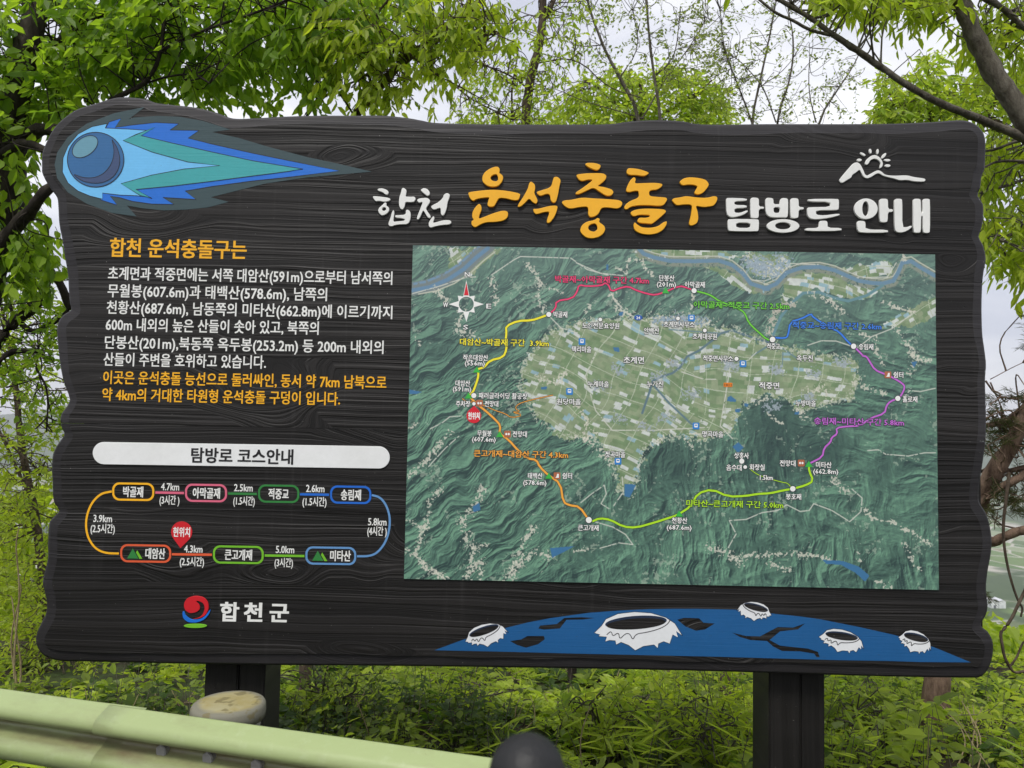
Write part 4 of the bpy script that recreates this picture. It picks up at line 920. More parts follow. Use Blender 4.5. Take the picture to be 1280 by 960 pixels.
def sprays(wd, lv, regions, L, aspect, per, slen, droop=.4, join=.55, rt=.0022, crowd=1.0):
    """leafy twigs: for each region (px, py, rx, ry in pixels, depth, depth spread, how many) twigs with leaves on both sides, most joined to the nearest limb"""
    C_, R0 = wd.cloud()
    for (cx, cy, rx, ry, dep, ds, n) in regions:
        n = int(n * crowd); k = 0
        for _ in range(n):
            while True:
                a, b = rng.uniform(-1, 1, 2)
                if a * a + b * b < 1 or rng.random() < .25: break
            D = dep + rng.uniform(-1, 1) * ds
            p = Pn(cx + a * rx, cy + b * ry, D)
            q = C_[rng.integers(0, len(C_), 40)]; dd = np.linalg.norm(q - p, axis=1); near = q[dd.argmin()]
            out = unit(p - near + rng.normal(0, .25, 3)); out[2] -= droop * .4; out = unit(out)
            ln = slen * rng.uniform(.6, 1.3)
            base = p - out * ln * .5; tip = p + out * ln * .5 + np.array([0, 0, -droop * ln * .3])
            mid = (base + tip) / 2 + rng.normal(0, .03, 3) * ln
            wd.tube([base, mid, tip], rt * 1.2, rt * .5, 3, False)
            if rng.random() < join and dd.min() < 2.2:
                e = (near + base) / 2 + rng.normal(0, .08, 3); wd.tube([near, e, base], rt * 3., rt * 1.3, 4, False)
            m = max(3, int(per * rng.uniform(.7, 1.3))); t = np.linspace(.08, 1, m)[:, None]
            pos = base * (1 - t) ** 2 + 2 * mid * t * (1 - t) + tip * t * t
            sgn = np.where(np.arange(m) % 2 == 0, 1., -1.)[:, None]
            ax = unit(np.cross(out, np.array([0, 0, 1.]) + rng.normal(0, .3, 3)))
            d = unit(out * .55 + ax * sgn * .85 + rng.normal(0, .28, (m, 3)) + np.array([0, 0, -droop]))
            nr = unit(np.array([0, 0, 1.]) + rng.normal(0, .5, (m, 3)))
            Ls = L * rng.uniform(.45, 1.25, m)
            tone = np.clip(rng.normal(.5, .27) + rng.normal(0, .14, m), 0, 1)
            lv.add(pos, d, nr, Ls, Ls * aspect * .5, tone)
def tree(name, label, cat, limbs, regions, leaf, bark, L, aspect, per, slen, droop=.4, join=.5, group=None, rt=.0022, sub=0):
    """limbs: (list of (px, py, depth), radius at the start, radius at the end); regions see sprays()"""
    w_ = Wood(); lv = Leaves()
    for pts, r0, r1 in limbs: w_.tube([Pn(*p) for p in pts], r0, r1, 8 if r0 > .03 else 6, True, min(r0 * .5, .02))
    sprays(w_, lv, regions, L, aspect, per, slen, droop, join, rt)
    p0 = Pn(*limbs[0][0][0]); r = empty(name, (p0[0], p0[1], float(p0[2]))); tag(r, label, cat, group)
    w_.make('trunk', BK[bark], r); lv.make('crown', LM[leaf], r)
    return r

# 1 the dark broadleaf tree that fills the upper left, rooted beyond the left edge
tree('broadleaf_tree', 'dense broadleaf tree with dark trunk arching over the comet end of the board', 'tree',
     [([(-160,1150,4.9),(-120,800,4.9),(-75,500,4.95),(-22,350,5),(8,240,5),(12,190,5),(18,140,5),(34,80,5),(44,20,5.1),(62,-60,5.2)], .15, .075),
      ([(-75,500,4.9),(-30,350,4.8),(20,285,4.7),(40,262,4.6),(52,238,4.5),(80,222,4.5),(120,215,4.5)], .062, .02),
      ([(12,215,5),(-30,190,4.8),(-90,140,4.5)], .06, .03),
      ([(-10,167,5.1),(30,165,4.9),(66,164,4.7),(110,170,4.5)], .055, .03), ([(-10,205,5),(15,185,4.8),(40,182,4.6),(80,196,4.5)], .04, .02),
      ([(66,164,4.7),(105,148,4.7),(146,121,4.7),(180,105,4.7),(196,84,4.7),(204,60,4.7),(207,10,4.7),(212,-40,4.7)], .020, .009),
      ([(199,64,4.7),(247,41,4.7),(322,15,4.7),(380,-10,4.7)], .011, .006), ([(180,105,4.7),(215,93,4.7),(248,94,4.7),(262,104,4.6)], .008, .004),
      ([(34,80,5),(90,40,5),(150,10,5.2),(240,-20,5.4)], .03, .012), ([(160,140,5.6),(240,120,5.5),(311,80,5.4),(352,73,5.3),(388,46,5.2)], .012, .005),
      ([(300,180,5.6),(370,160,5.6),(400,125,5.6),(450,98,5.6)], .014, .007), ([(100,110,5.2),(75,60,5.2),(40,20,5.2)], .012, .006), ([(115,130,5.2),(80,95,5.2),(50,70,5.2)], .012, .006)],
     [(70,10,170,70,5.0,.6,170), (250,20,190,70,5.2,.7,235), (400,15,130,60,5.4,.7,150), (190,88,130,34,5.2,.5,66), (330,95,90,35,5.3,.5,50), (30,110,80,55,5.0,.5,95), (-5,250,55,95,5.1,.5,90), (45,315,40,35,5.2,.4,26)],
     'deep', 'dark', .104, .52, 10, .34, .75)
# 2 the limb with long hanging leaves above the title
tree('broadleaf_tree', 'slanting limb with long hanging leaves rising behind the board above the first title word', 'tree',
     [([(380,900,5.4),(395,400,5.4),(415,200,5.35),(441,142,5.3),(467,116,5.2),(490,94,5.1),(516,71,5.0),(544,49,4.95),(576,24,4.9),(620,-20,4.8)], .05, .016), ([(464,106,5.25),(459,80,5.2),(461,40,5.2),(478,8,5.1),(510,-20,5)], .014, .007),
      ([(544,49,4.95),(575,50,4.9),(602,46,4.8),(630,40,4.8)], .010, .004), ([(441,142,5.3),(420,110,5.3),(405,112,5.2),(380,145,5.2)], .010, .005), ([(516,71,5.0),(545,95,5),(570,105,5),(610,128,5)], .007, .003)],
     [(500,20,110,42,5.0,.5,120), (450,70,60,45,5.1,.5,60), (545,70,50,40,5.0,.4,34), (600,25,45,30,4.9,.4,26), (480,115,35,20,5.1,.3,16)],
     'bright', 'brown', .095, .40, 9, .28, .95)
# 3 the slim trunk left of centre
tree('slim_tree', 'slim straight tree with sparse light leaves standing above the orange lettering', 'tree',
     [([(640,1000,7),(648,400,7),(659,160,7),(662,112,7),(668,75,7),(677,34,7),(679,-40,7)], .055, .036), ([(679,24,7),(690,10,7),(706,-30,7)], .03, .016), ([(662,112,7),(640,95,6.9),(600,80,6.8),(560,60,6.8)], .010, .005),
      ([(668,80,7),(720,70,7),(760,110,7.1),(800,122,7.1)], .008, .004), ([(560,100,6.8),(590,125,6.8),(640,150,6.8)], .010, .005), ([(641,150,7),(640,110,7),(648,60,7)], .014, .006)],
     [(640,115,60,45,6.9,.4,85), (680,60,45,55,7,.4,60), (610,60,40,45,6.9,.4,32), (590,145,40,20,6.9,.3,22), (720,30,40,40,7,.4,22), (680,-90,90,60,7,.5,60)],
     'lime', 'brown', .068, .42, 8, .24, .6)
# 4 the two sparse trees of tiny leaves
def sparse(name, label, stems, regions, n=1):
    return tree(name, label, 'tree', stems, regions, 'small', 'grey', .046, .55, 10, .34, .1, .8, None, .0016)
sparse('sparse_tree', 'thin twiggy tree with tiny leaves behind the middle of the board top', 
       [([(790,1000,8.5),(806,300,8.5),(803,148,8.5),(775,97,8.5),(752,56,8.5),(735,10,8.5),(728,-30,8.5)], .034, .010), ([(830,300,8.5),(827,148,8.5),(820,94,8.5),(810,37,8.5),(806,-30,8.5)], .028, .010), ([(803,148,8.5),(830,100,8.5),(862,60,8.5),(885,20,8.5)], .012, .004),
        ([(820,94,8.5),(845,70,8.4),(850,20,8.4)], .012, .004), ([(775,97,8.5),(800,60,8.4),(790,10,8.4)], .01, .004), ([(752,56,8.5),(715,60,8.4),(690,20,8.4)], .008, .003), ([(803,148,8.5),(730,126,8.5),(690,110,8.5)], .008, .003)],
       [(790,50,95,70,8.5,.5,130), (860,60,50,60,8.5,.5,45), (780,-80,110,60,8.5,.5,110)])
sparse('sparse_tree', 'open twiggy tree with tiny leaves between the title and the white sun emblem',
       [([(935,900,9),(938,300,9),(940,153,9),(948,110,9),(958,60,9),(968,10,9),(975,-20,9)], .026, .006), ([(965,300,9),(970,153,9),(988,100,9),(992,50,9),(985,10,9)], .022, .006), ([(1000,300,9),(1020,153,9),(1046,113,9),(1067,80,9),(1075,65,9)], .022, .004),
        ([(940,153,9),(920,100,9),(905,60,9),(900,10,9)], .014, .004), ([(970,153,9),(955,110,9),(930,80,9),(915,70,9)], .010, .004), ([(1020,153,9),(1010,110,9),(1012,60,9)], .010, .003), ([(948,110,9),(985,85,9),(1010,40,9)], .008, .003)],
       [(960,75,85,75,9,.5,150), (1035,105,38,42,9,.4,30), (905,60,30,60,9,.3,28), (975,-60,90,50,9,.5,90)])
# 5 fresh green trees farther back
def mass(name, label, trunk, regions, leaf, L, per=9, slen=.5, asp=.5, droop=.35, bark='brown'):
    return tree(name, label, 'tree', trunk, regions, leaf, bark, L, asp, per, slen, droop, .12, None, .003)
mass('bushy_tree', 'fresh yellow-green tree crown showing low above the middle of the board', [([(800,1000,12),(800,300,12),(805,160,12),(800,100,12)], .10, .02), ([(805,160,12),(760,120,12),(735,100,12)], .03, .01), ([(805,160,12),(860,125,12),(890,100,12)], .03, .01)],
     [(800,146,115,30,12,.8,330), (735,124,30,22,12,.5,55), (768,104,22,20,12,.5,34), (812,112,30,26,12,.5,60), (858,100,20,16,12,.5,26), (884,128,34,26,12,.6,80), (640,152,70,14,12.5,.5,60), (836,92,18,12,12,.5,16)], 'lime', .115)
mass('bushy_tree', 'bright green leafy tree behind the right shoulder of the board under the bare grey limb', [([(1180,1000,7.5),(1175,300,7.5),(1170,200,7.5),(1160,130,7.5)], .09, .03), ([(1175,300,7.5),(1225,170,7.4),(1250,110,7.3)], .04, .015), ([(1170,200,7.5),(1120,130,7.5),(1105,105,7.5)], .03, .008)],
     [(1150,135,60,20,7.5,.5,110), (1120,118,26,24,7.4,.4,44), (1166,92,24,24,7.4,.4,42), (1200,118,28,22,7.4,.4,40), (1100,100,10,12,7.4,.3,8), (1245,112,40,26,7.4,.6,80), (1270,150,40,36,7.4,.5,70), (1235,80,20,14,7.4,.4,16), (1112,148,20,8,7.5,.3,16)], 'lime', .100, 9, .34, .36, .5)
# 6 the big grey limb at the right with its own hanging leaves
tree('broadleaf_tree', 'forked grey tree with thick bare limbs crossing the upper right corner of the view', 'tree',
     [([(1420,1150,4.5),(1400,700,4.4),(1370,400,4.3),(1330,250,4.2),(1300,190,4.15),(1278,157,4.1),(1260,123,4.1),(1243,87,4.1),(1227,53,4.1),(1213,23,4.1),(1202,0,4.1),(1190,-40,4.1)], .075, .042),
      ([(1292,182,4.15),(1273,168,4.1),(1253,160,4.1),(1227,150,4.05),(1193,137,4.0),(1160,122,4),(1127,103,4),(1093,78,4),(1067,60,4),(1040,43,4),(1013,23,4),(973,0,4),(930,-25,4)], .027, .011),
      ([(1038,44,4),(1010,38,3.95),(990,25,3.95),(973,18,3.9),(950,0,3.9),(930,-20,3.9)], .010, .006), ([(1210,-20,4.2),(1230,0,4.2),(1260,17,4.2),(1290,40,4.2)], .020, .016),
      ([(1330,165,4.3),(1268,178,4.3),(1250,187,4.3),(1228,188,4.3)], .014, .006), ([(1330,210,4.3),(1280,200,4.3),(1250,200,4.3),(1230,210,4.3)], .012, .006), ([(1330,215,4.3),(1290,222,4.3),(1255,232,4.3),(1224,242,4.3)], .014, .006),
      ([(1340,260,4.3),(1290,280,4.3),(1250,300,4.3)], .010, .005)],
     [(1120,-10,95,20,4.1,.4,60), (1100,6,20,10,4.1,.2,9), (1150,12,18,12,4.1,.2,9), (1050,-8,40,14,4.1,.3,16), (1220,42,26,14,4.5,.3,12), (1270,50,50,55,4.6,.4,70), (1262,225,42,45,4.6,.4,60), (1255,290,38,34,4.5,.4,44), (1290,320,26,26,4.4,.3,24), (1150,-150,160,90,4.2,.6,60), (960,-60,60,30,4.1,.4,14), (1245,195,30,25,4.8,.4,26)],
     'bright', 'grey', .092, .34, 10, .26, .85, .30)
# 7 trees and saplings down the left edge, seen beside the board
tree('young_tree', 'bright leafy young tree seen beside the lower left edge of the board', 'tree',
     [([(60,1250,7.2),(70,1000,7.2),(60,800,7.2),(45,640,7.2),(30,560,7.2),(20,470,7.2),(5,400,7.2)], .06, .02), ([(70,800,7.2),(95,700,7.2),(100,600,7.1),(90,480,7.1)], .03, .01), ([(45,640,7.2),(10,560,7.1),(-20,500,7)], .02, .008), ([(20,470,7.2),(50,440,7.1),(62,450,7)], .012, .005), ([(-40,560,7),(0,540,7),(20,560,7),(50,590,7)], .016, .008)],
     [(20,400,70,60,7.2,.7,110), (30,500,60,60,7.3,.7,80), (25,590,60,55,7.2,.7,110), (25,680,55,60,7.2,.7,120), (30,770,60,55,7.2,.7,120), (60,850,70,40,7,.6,90)], 'bright', 'brown', .062, .5, 10, .30, .35, .5)
tree('dark_leafed_tree', 'shaded tree with crooked dark boughs low beside the left edge of the board', 'tree',
     [([(-60,1100,6),(-40,700,6),(-30,520,6),(-10,440,6),(20,400,6),(45,385,6),(62,340,5.9)], .07, .03), ([(30,300,5.6),(60,330,5.6),(78,360,5.6),(88,385,5.6)], .035, .028), ([(-30,520,6),(0,440,5.9),(50,440,5.9)], .03, .02), ([(20,400,6),(50,420,6),(75,395,5.9),(95,375,5.9)], .026, .014), ([(60,330,5.6),(20,290,5.6),(-20,270,5.6)], .03, .03), ([(45,460,6),(62,490,6),(58,540,6)], .010, .006)],
     [(15,345,50,40,6,.5,55), (60,420,35,40,6,.4,44), (10,450,40,30,6,.4,28), (55,520,30,30,6.2,.4,22)], 'deep', 'dark', .07, .5, 9, .28, .4, .6)

# 8 trunks under and beside the board
def trunk_tree(name, label, px, py0, w_, D, bark, bend=0, crown=True):
    r_ = w_ / F * D / 2
    return tree(name, label, 'tree', [([(px + bend, 1080, D), (px + bend * .6, 960, D), (px, py0, D), (px - bend * .5, 600, D), (px - bend, 330, D)], r_ * 1.15, r_ * .55),
        ([(px, 720, D), (px + 60, 620, D), (px + 90, 520, D)], r_ * .5, r_ * .15), ([(px, 640, D), (px - 60, 540, D), (px - 80, 440, D)], r_ * .5, r_ * .15)],
        [(px, 420, 120, 90, D, .6, 40), (px, 880, 50, 26, D, .5, 12)], 'bright', bark, .07, .5, 8, .3)
trunk_tree('young_tree', 'dark straight trunk seen under the board between its two posts', 716, 860, 15, 6.4, 'dark', 3)
trunk_tree('young_tree', 'grey trunk just left of the dark trunk below the board', 614, 850, 17, 8.5, 'grey', -3)
trunk_tree('young_tree', 'leaning brown trunk close to the left side of the right post', 903, 880, 18, 6, 'brown', 6)
trunk_tree('young_tree', 'thin dark trunk below the board a little right of the left post', 544, 860, 8, 7, 'dark', 2)
trunk_tree('young_tree', 'slender dark trunk under the middle of the painted craters', 777, 852, 10, 8, 'dark', -5)

# 9 the pine at the right edge
w_ = Wood(); lv = Leaves(False)
for pts, a, b in (([(1164,1150,4.7),(1165,960,4.7),(1167,860,4.7),(1176,770,4.7),(1196,695,4.7),(1222,640,4.7),(1236,605,4.65),(1250,575,4.6),(1264,550,4.55),(1278,520,4.5),(1310,470,4.4)], .095, .034),
                  ([(1215,672,4.7),(1239,678,4.6),(1257,671,4.55),(1280,662,4.5),(1330,650,4.4)], .032, .026), ([(1225,628,4.65),(1245,615,4.6),(1268,597,4.5),(1290,590,4.5)], .030, .022),
                  ([(1228,590,4.7),(1245,583,4.7),(1262,590,4.65),(1285,585,4.6)], .016, .012), ([(1210,532,4.8),(1238,532,4.7),(1262,525,4.6),(1276,512,4.5)], .014, .018),
                  ([(1232,476,4.6),(1245,495,4.6),(1262,497,4.6),(1290,505,4.6)], .006, .004), ([(1238,474,4.5),(1260,462,4.5),(1290,448,4.5)], .003, .002), ([(1238,478,4.6),(1248,500,4.6),(1256,520,4.6)], .005, .003)):
    w_.tube([Pn(*p) for p in pts], a, b, 9, True, a * .25)
n_w = Wood(); n_w.pts, n_w.rad = w_.pts, w_.rad
sprays(w_, lv, [(1262,520,30,28,4.6,.25,34), (1245,545,20,20,4.6,.2,16), (1285,560,20,30,4.5,.2,12), (1262,615,26,16,4.6,.2,20), (1242,640,10,10,4.5,.15,5), (1275,635,18,12,4.5,.2,9), (1330,430,50,40,4.4,.3,30), (1236,742,6,5,4.6,.1,2)], .052, .06, 46, .14, .05, .8, .0022)
p0 = Pn(1165, 960, 4.7); r = empty('pine_tree', tuple(p0)); tag(r, 'crooked pine whose rough trunk leans out from under the lower right corner of the board', 'tree')
w_.make('trunk', BK['pine'], r); lv.make('needles', LM['needle'], r)
for nm, lb, paths in (('dead_branch', 'bare dead twig hanging in front of the valley at the right edge', (([(1262,590,4.3),(1257,628,4.3),(1253,656,4.3),(1254,682,4.3),(1261,716,4.3),(1272,750,4.3),(1279,760,4.3),(1276,771,4.3)], .010, .005), ([(1240,645,4.3),(1248,652,4.3),(1255,662,4.3)], .004, .003), ([(1247,640,4.3),(1243,662,4.3)], .003, .002))),
                      ('dead_branch', 'kinked bare branch dipping low against the green valley at the right edge', (([(1300,700,4.2),(1280,741,4.2),(1272,757,4.2),(1265,772,4.2),(1256,785,4.2),(1251,790,4.2),(1254,807,4.2),(1256,822,4.2),(1262,834,4.2),(1267,842,4.2),(1280,839,4.2),(1300,836,4.2)], .009, .007), ([(1262,834,4.2),(1271,818,4.2),(1282,800,4.2)], .006, .005)))):
    w2 = Wood()
    for pts, a, b in paths: w2.tube([Pn(*p) for p in pts], a, b, 6, True, .004)
    o = w2.make(nm, BK['brown'], None); tag(o, lb, 'branch')

# 10 undergrowth: real leaves on short stems over the falling ground
def grow(n, xr, yr, hmin, hmax, L, asp, per, name, label, leaf, seed, lean=.25, tuft=2.2, clear=True, cut=None, lim=None):
    global rng
    rng = np.random.default_rng(seed)
    x = rng.uniform(*xr, n * 3); y = rng.uniform(*yr, n * 3)
    dens = gfbm(x * tuft * .5 + 30, y * tuft * .5 + 30, seed % 50, 3)
    ok = (dens > .40) & (abs(x) < y * .86 + .5)
    for pxx in (-1.17, 1.23):
        ok &= ~((abs(x - pxx) < .22) & (abs(y - 3.26) < .16))
    if cut is not None: ok &= cut(x, y)
    x, y, dens = x[ok][:n], y[ok][:n], dens[ok][:n]
    z = ground_h(x, y) - .02
    H = (hmin + (hmax - hmin) * np.clip((dens - .40) * 3.2, 0, 1) * rng.uniform(.6, 1.1, len(x)))
    if lim is not None: H = np.minimum(H, np.maximum(lim(x, y) - z, .05))
    tn = np.clip(.42 + (gfbm(x * 2.3, y * 2.3, 77, 3) - .5) * 3.2 + rng.normal(0, .12, len(x)), 0, 1); szs = .7 + .75 * gfbm(x * 3.1 + 9, y * 3.1, 78, 2)
    w_ = Wood(); lv = Leaves(True)
    for k in range(len(x)):
        b = np.array([x[k], y[k], z[k]]); dr = unit(np.array([rng.normal(0, lean), rng.normal(0, lean), 1.]))
        top = b + dr * H[k]; mid = (b + top) / 2 + rng.normal(0, .04, 3) * H[k]
        w_.tube([b, mid, top], .0035, .0015, 3, False)
        m = max(3, int(per * rng.uniform(.7, 1.3))); t = rng.uniform(.25, 1, m)[:, None]
        pos = b * (1 - t) ** 2 + 2 * mid * t * (1 - t) + top * t * t
        a = rng.uniform(0, 2 * np.pi, m); d = np.stack([np.cos(a), np.sin(a), rng.uniform(-.1, .7, m)], 1)
        pos = pos + d * (H[k] * .22 * rng.uniform(.0, 1., m))[:, None]
        nr = unit(np.array([0, 0, 1.]) + rng.normal(0, .35, (m, 3)))
        Ls = L * rng.uniform(.5, 1.35, m) * szs[k]; tone = np.clip(tn[k] + rng.normal(0, .12, m), 0, 1)
        lv.add(pos, unit(d), nr, Ls, Ls * asp * .5, tone)
    o = lv.make(name, LM[leaf], None); tag(o, label, 'plants', None, 'stuff')
    s = w_.make(name + '_stems', BK['grey'], None); tag(s, 'thin stems of the ' + label, 'plants', None, 'stuff')
low = lambda x, y: 1.6 - .345 * y - .02 * x
grow(1900, (-5, 6), (3.5, 9), .18, .75, .085, .5, 12, 'undergrowth', 'leafy green undergrowth on the slope behind the board', 'bush', 301, lim=lambda x, y: 1.6 - (.405 + .055 * np.sin(x * 2.1)) * y)
grow(1000, (-4, 6), (4.0, 9), .6, 1.7, .060, .42, 15, 'tall_undergrowth', 'taller light green shoots between the two posts', 'bright', 302, lim=lambda x, y: 1.6 - (.345 + .055 * np.sin(x * 3.3)) * y)
grow(1000, (-4, 0), (2.9, 4.5), .1, .35, .05, .75, 12, 'ground_cover', 'round-leaved low plants behind the guardrail at the left post', 'bush', 303)
grow(1500, (1.5, 8), (4.5, 9.5), .3, 1.0, .055, .5, 15, 'light_undergrowth', 'light yellow-green thicket at the right under the board corner', 'lime', 304, lim=lambda x, y: 1.6 - (.395 + .03 * np.sin(x * 2.3)) * y)
grow(330, (-2, 6), (3.5, 7), .25, .7, .15, .09, 8, 'grass_blades', 'pale arching grass blades among the bushes behind the board', 'lime', 305, lean=.35, tuft=3.5, lim=lambda x, y: 1.6 - .40 * y)
rng = np.random.default_rng(8); wst = Wood()
for k in range(150):
    x, y = rng.uniform(-2.5, 4.5), rng.uniform(3.7, 7.5); b = np.array([x, y, float(ground_h(x, y))]); d_ = unit(np.array([rng.normal(0, .35), rng.normal(0, .3), 1.])); h_ = min(rng.uniform(.4, 1.4), max(.1, 1.6 - .36 * y - b[2]))
    if (abs(x + 1.17) < .25 or abs(x - 1.23) < .25) and y < 3.6: continue
    wst.tube([b, b + d_ * h_ * .5 + rng.normal(0, .04, 3), b + d_ * h_], .0055, .002, 4, False)
tag(wst.make('bare_stems', BK['straw'], None), 'dry bare stems standing in the undergrowth', 'stems', None, 'stuff')
# separate shrubs that stand out of it
def shrub(label, px, py, D, w_px, h_px, n, leaf, L, asp=.4, per=11, name='shrub'):
    g0 = Pn(px, py + h_px * .5, D); g0[2] = float(ground_h(g0[0], g0[1]))
    w_ = Wood(); lv = Leaves()
    for k in range(6):
        a = rng.uniform(-1, 1); q = Pn(px + a * w_px * .4, py - h_px * .3 + rng.uniform(0, h_px * .3), D + rng.uniform(-.2, .2))
        w_.tube([g0 + rng.normal(0, .03, 3) * (1, 1, 0), (g0 + q) / 2 + rng.normal(0, .04, 3), q], .008, .003, 5)
    sprays(w_, lv, [(px, py, w_px / 2, h_px / 2, D, .22, n)], L, asp, per, .26, -.25, .7, .002)
    r = empty(name, tuple(g0)); tag(r, label, 'shrub'); w_.make('stems', BK['grey'], r); lv.make('foliage', LM[leaf], r)
shrub('narrow-leaved bush growing against the left side of the right post', 885, 915, 4.2, 120, 110, 60, 'bright', .07, .30)
shrub('bright bush with broad leaves under the middle of the board', 760, 905, 4.6, 130, 100, 60, 'lime', .075, .5)
shrub('dark bush in the shade below the board right of the left post', 420, 880, 4.4, 150, 90, 66, 'bush', .05, .5)
shrub('leafy bush standing between the right post and the rough trunk', 1085, 905, 4.6, 130, 110, 70, 'bush', .06, .5)
shrub('pale weed with pointed leaves at the foot of the right post', 1060, 945, 3.9, 70, 50, 30, 'lime', .075, .28)
shrub('low spreading bush at the lower right corner of the view', 1230, 925, 4.6, 150, 90, 80, 'lime', .055, .45)
shrub('mid green bush right below the crater painting, left of centre', 590, 890, 5.2, 120, 80, 50, 'bright', .06, .45)
# dry stalks at the left
wst = Wood()
for pts in ([(18,870,4.6),(22,780,4.6),(20,700,4.6),(24,660,4.6)], [(20,860,4.6),(16,790,4.6),(26,730,4.6)], [(24,870,4.6),(24,800,4.6),(14,745,4.6)]): wst.tube([Pn(*p) for p in pts], .008, .003, 5, True, .01)
tag(wst.make('dry_stalk', BK['dry'], None), 'dry straw-coloured stalks at the far left behind the guardrail', 'stalks')

# ------------------------------------------------------------------ far wood, warehouse
rng = np.random.default_rng(77)
lv = Leaves(False); cnt = 0
for (n, d0, d1, R, lf, L) in ((260, 14, 60, 2.0, 260, .34), (650, 60, 260, 3.4, 90, 1.0), (1100, 260, 900, 6.5, 42, 3.2), (700, 900, 1750, 9, 22, 6.)):
    d = np.sqrt(rng.uniform(d0 ** 2, d1 ** 2, n)); a = rng.uniform(.44, .80, n)
    left = rng.random(n) < .22; a = np.where(left, -rng.uniform(.5, .75, n), a)
    if d0 < 60: a = np.where(left, a, rng.uniform(-.5, .72, n))
    x, y = d * np.sin(a), d * np.cos(a); z = ground_h(x, y)
    for k in range(n):
        if x[k] > 0 and y[k] < 60 and z[k] + R * 1.7 > 1.6 - .36 * y[k]: z[k] = 1.6 - .36 * y[k] - R * 1.7
        c = np.array([x[k], y[k], z[k] + R * .6]); m = int(lf)
        u = unit(rng.normal(0, 1, (m, 3))); u[:, 2] = np.abs(u[:, 2]) * .9 - .15
        rr_ = R * rng.uniform(.65, 1.25) * (1 + .25 * np.sin(u[:, 0] * 5 + k) * np.cos(u[:, 1] * 4 + k)) * rng.uniform(.7, 1.05, m)
        pos = c + u * rr_[:, None]; dd = unit(np.cross(u, rng.normal(0, 1, (m, 3)))); nr = unit(u + rng.normal(0, .35, (m, 3)))
        Ls = L * rng.uniform(.7, 1.3, m); tone = np.clip(rng.normal(.35, .3) + rng.normal(0, .1, m), 0, 1)
        lv.add(pos, dd, nr, Ls, Ls * .45, tone)
tag(lv.make('hillside_wood', LM['bright'], None), 'wooded hillside falling away to the valley', 'woods', None, 'stuff')
def ray_z(px, py, z):
    d = CRn @ np.array([(px - 640) / F, -(py - 480) / F, -1.0]); t = (z - CAMZ) / d[2]; return np.array([d[0] * t, d[1] * t, z])
wh = ray_z(1249, 767, -448.); wh[2] = float(ground_h(wh[0], wh[1]))
we = empty('warehouse', tuple(wh)); tag(we, 'white twin warehouse far down on the valley floor', 'building')
wm = M('painted_sheet', (.75, .76, .77), .6).m; wr = M('roof_sheet', (.62, .63, .66), .5).m; wd_ = M('dark_opening', (.08, .09, .1), .8).m
for k, (dx, ww) in enumerate(((-19, 17), (0, 17))):
    X0, X1 = wh[0] + dx, wh[0] + dx + ww; Y0, Y1 = wh[1], wh[1] + 30; z0 = wh[2] - 2; zt = wh[2] + 17; zr = zt + 4.5; xm = (X0 + X1) / 2
    mesh_obj('wall', [(X0,Y0,z0),(X1,Y0,z0),(X1,Y0,zt),(xm,Y0,zr),(X0,Y0,zt),(X0,Y1,z0),(X1,Y1,z0),(X1,Y1,zt),(xm,Y1,zr),(X0,Y1,zt)], [(0,1,2,3,4),(9,8,7,6,5),(1,6,7,2),(5,0,4,9)], wm, we)
    mesh_obj('roof', [(X0-.5,Y0-.5,zt+.1),(xm,Y0-.5,zr+.4),(X1+.5,Y0-.5,zt+.1),(X0-.5,Y1+.5,zt+.1),(xm,Y1+.5,zr+.4),(X1+.5,Y1+.5,zt+.1)], [(0,1,4,3),(1,2,5,4)], wr, we)
    mesh_obj('door', [(xm-3,Y0-.2,z0),(xm+3,Y0-.2,z0),(xm+3,Y0-.2,wh[2]+8),(xm-3,Y0-.2,wh[2]+8)], [(0,1,2,3)], wd_ if k == 0 else wr, we)

# ------------------------------------------------------------------ guardrail
GA, GB = ray_z(0, 861, .78), ray_z(600, 944, .78)
ud = (GB - GA); ud[2] = 0; LEN = np.linalg.norm(ud); ud /= LEN; od = np.array([ud[1], -ud[0], 0.]);
if od[1] > 0: od = -od
rail = empty('guardrail', (float(GA[0]), float(GA[1]), 0.)); tag(rail, 'pale green corrugated steel guardrail along the road edge, lower left', 'guardrail')
q = M('guardrail_paint', lin((176, 196, 140)), .34, .5)
o = q.obj(); sp_ = q.n('ShaderNodeSeparateXYZ'); q.L.new(o, sp_.inputs[0])
st = q.noise(7, 6, .65, q.obj((.5, .5, 3))); 
valley = q.ramp(q.math('ABSOLUTE', q.math('SUBTRACT', sp_.outputs[2], .688)), [(.02, (1,) * 3), (.045, (0,) * 3)])
dirt = q.math('MULTIPLY', valley, q.ramp(st, [(.32, (.25,) * 3), (.6, (1,) * 3)]))
grime = q.ramp(q.noise(1.0, 6, .7, q.obj((5, 5, 22))), [(.50, (0,) * 3), (.72, (1,) * 3)])
c = q.mix(q.math('MULTIPLY', dirt, 1.0), q.mix(q.ramp(q.noise(30, 4, .7, o), [(.55, (0,) * 3), (.75, (.35,) * 3)]), lin((150, 164, 112)), lin((170, 182, 142))), lin((104, 94, 68)))
c = q.mix(q.math('MULTIPLY', grime, .45), c, lin((128, 128, 92)))
spk = q.ramp(q.noise(170, 2, .6, o), [(.74, (0,) * 3), (.77, (1,) * 3)]); c = q.mix(q.math('MULTIPLY', spk, .7), c, lin((96, 84, 58)))
scr = q.ramp(q.noise(60, 3, .8, q.obj((.3, .3, 2.2))), [(.70, (0,) * 3), (.73, (1,) * 3)])
c = q.mix(q.math('MULTIPLY', scr, .5), c, lin((150, 160, 120))); q.base(c); q.rough(q.ramp(st, [(.3, (.28,) * 3), (.7, (.45,) * 3)])); q.bump(q.noise(9, 3, .5, o), .0025)
